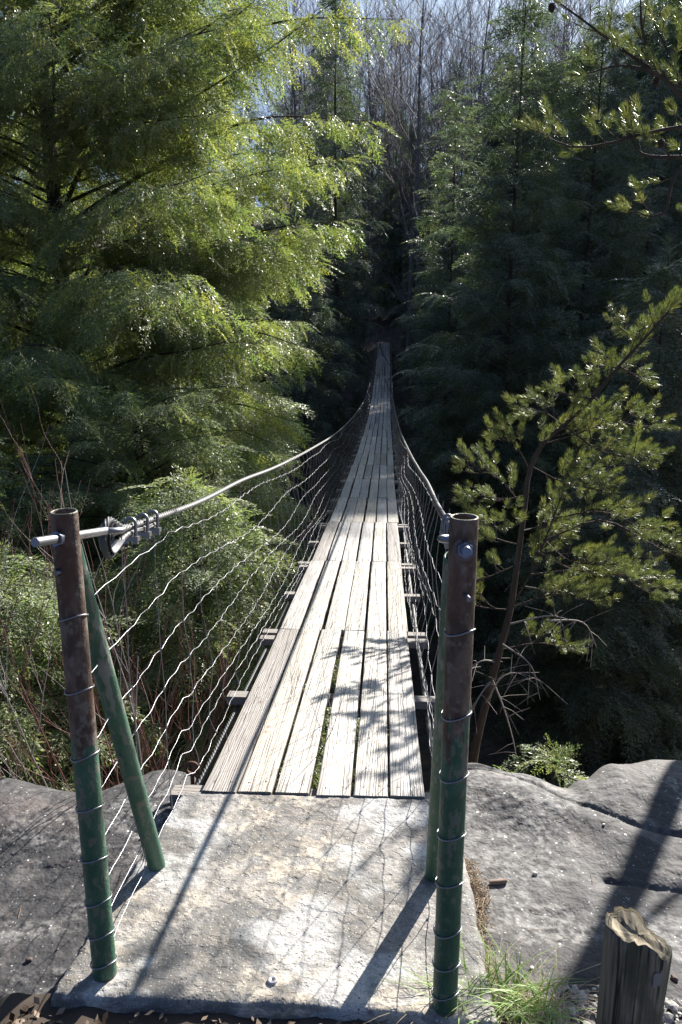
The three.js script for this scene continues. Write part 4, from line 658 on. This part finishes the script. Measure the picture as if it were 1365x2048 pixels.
{ // grass tuft at the foot of the right post
  const t = thing('grass_tuft', 'tuft of green and dry grass at the foot of the right post', 'grass', V(0.6, -0.09, -1.78)), R = rng(62);
  const blades = (n, name, mat, H, w, spread, lean) => { const g = new GB(); for (let i = 0; i < n; i++) { const a = R() * 6.283, b = V((R() - 0.5) * spread, 0, (R() - 0.5) * 0.13), h = H * (0.45 + 0.7 * R()), ln = lean * (0.4 + R()), dx = Math.cos(a), dz = Math.sin(a), q = V(-dz, 0, dx); let pr; for (let k = 0; k <= 5; k++) { const s = k / 5, c = b.clone().add(V(dx * ln * s * s * h, h * (s - 0.35 * lean * s * s * s), dz * ln * s * s * h)), ww = w * (1 - s * 0.95) * (0.6 + 0.6 * hash(i, 1, 3)); const l = c.clone().addScaledVector(q, ww), r = c.clone().addScaledVector(q, -ww); if (pr) g.quad(pr[0], pr[1], r, l); pr = [l, r]; } } g.build(name, mat, t).userData.kind = 'stuff'; };
  blades(260, 'green_grass', M.grass, 0.17, 0.0046, 0.27, 1.0); blades(420, 'dry_grass', M.straw, 0.15, 0.0016, 0.36, 1.5);
}
{ // pine straw along the slab edge and litter in front of it
  const g = new GB(); g.tube([V(-0.03, 0, 0), V(0, 0.004, 0.003), V(0.03, 0, 0)], 0.0011, 3); const straw = g.geo(), R = rng(63), list = [];
  for (let i = 0; i < 420; i++) { const z = -1.95 - R() * 0.55, x = 0.565 + 0.05 * R() * R() + 0.02 * (R() - 0.5) + 0.03 * Math.exp(-(((z + 2.3) / 0.1) ** 2)); list.push({ p: V(x, rockY(x, z) + 0.004 + 0.014 * R(), z), d: V(R() - 0.5, (R() - 0.5) * 0.3, R() - 0.5), n: V(0, 1, 0.1), s: 0.6 + 0.6 * R(), c: mixc([0.5, 0.38, 0.27], [1, 0.9, 0.74], R()) }); }
  for (let i = 0; i < 260; i++) { const x = -2 + 4 * R(), z = -3 + 1.2 * R(); if (Math.abs(x) < 0.66 ) continue; list.push({ p: V(x, rockY(x, z) + 0.002, z), d: V(R() - 0.5, 0, R() - 0.5), n: V(0, 1, 0), s: 0.3 + 0.6 * R(), c: [0.6, 0.42, 0.3] }); }
  const o = new THREE.Group(); scatter('pine_straw', [straw], std(lin(0.5, 0.45, 0.4), 0.8), list, o); const m = o.children[0]; scene.add(m); tag(m, 'dry pine straw gathered along the right edge of the slab', 'litter');
  const lf = new GB(); lf.quad(V(-0.5, 0, 0), V(0, 0.06, -0.28), V(0.55, 0.1, 0), V(0, 0.02, 0.28)); lf.quad(V(-0.5, 0, 0), V(0, 0.02, 0.28), V(0.55, 0.1, 0), V(0, 0.06, -0.28));
  const L2 = []; for (let i = 0; i < 900; i++) { const x = -1.05 + R() * 1.6, z = -1.7 + R() * 0.35 - (x < -0.66 ? 0.03 : 0); L2.push({ p: V(x, Math.max(rockY(x, z), x > -0.72 ? -0.046 : -0.3) + 0.004 + 0.02 * R(), z), d: V(R() - 0.5, (R() - 0.5) * 0.5, R() - 0.5), n: V((R() - 0.5) * 0.8, 1, (R() - 0.5) * 0.8), s: 0.012 + 0.022 * R(), c: mixc([0.12, 0.08, 0.055], [0.34, 0.26, 0.19], R()) }); }
  const o2 = new THREE.Group(); scatter('leaf_litter', [lf.geo()], std(0xffffff, 0.8, { side: THREE.DoubleSide }), L2, o2); const m2 = o2.children[0]; scene.add(m2); tag(m2, 'brown leaf litter in front of the slab', 'litter');
}
{ // odd bits lying on the rock
  const R = rng(64), pg = [pebbleGeo(7, 0.7), pebbleGeo(8, 0.6)];
  const st = new GB(); st.tube([V(-0.03, 0, 0), V(0, 0.001, 0.002), V(0.028, 0, -0.002)], [0.0085, 0.009, 0.008], 8, { cap: true });
  const s = st.build('wood_stick', std(lin(0.22, 0.15, 0.11), 0.9)); s.position.set(0.675, rockY(0.675, -2.39) + 0.009, -2.39); s.rotation.y = 0.15; tag(s, 'short brown stick lying on the rock right of the slab', 'stick');
  const bits = [[0.81, -2.44, 0.009, 'pale pebble on the rock beyond the short stick'], [0.72, -2.0, 0.008, 'pale pebble on the rock above the grass tuft'], [1.13, -1.98, 0.012, 'dark pebble on the rock right of the wooden post'], [-0.82, -2.0, 0.011, 'dark pebble on the rock at the left edge'], [1.12, -2.72, 0.007, 'tiny stone near the far crack in the rock']];
  bits.forEach(([x, z, r, l], i) => { const m = part('pebble', pg[i % 2], std(i === 2 || i === 3 ? lin(0.09, 0.06, 0.05) : lin(0.5, 0.47, 0.42), 0.8)); m.scale.setScalar(r); m.position.set(x, rockY(x, z) + r * 0.4, z); m.rotation.y = i; tag(m, l, 'pebble'); });
}

// ---------------------------------------------------------------- finish
scene.traverse((o) => { if (o.isMesh && o.name !== 'sky') { o.castShadow = true; o.receiveShadow = true; } });
renderer.render(scene, camera);
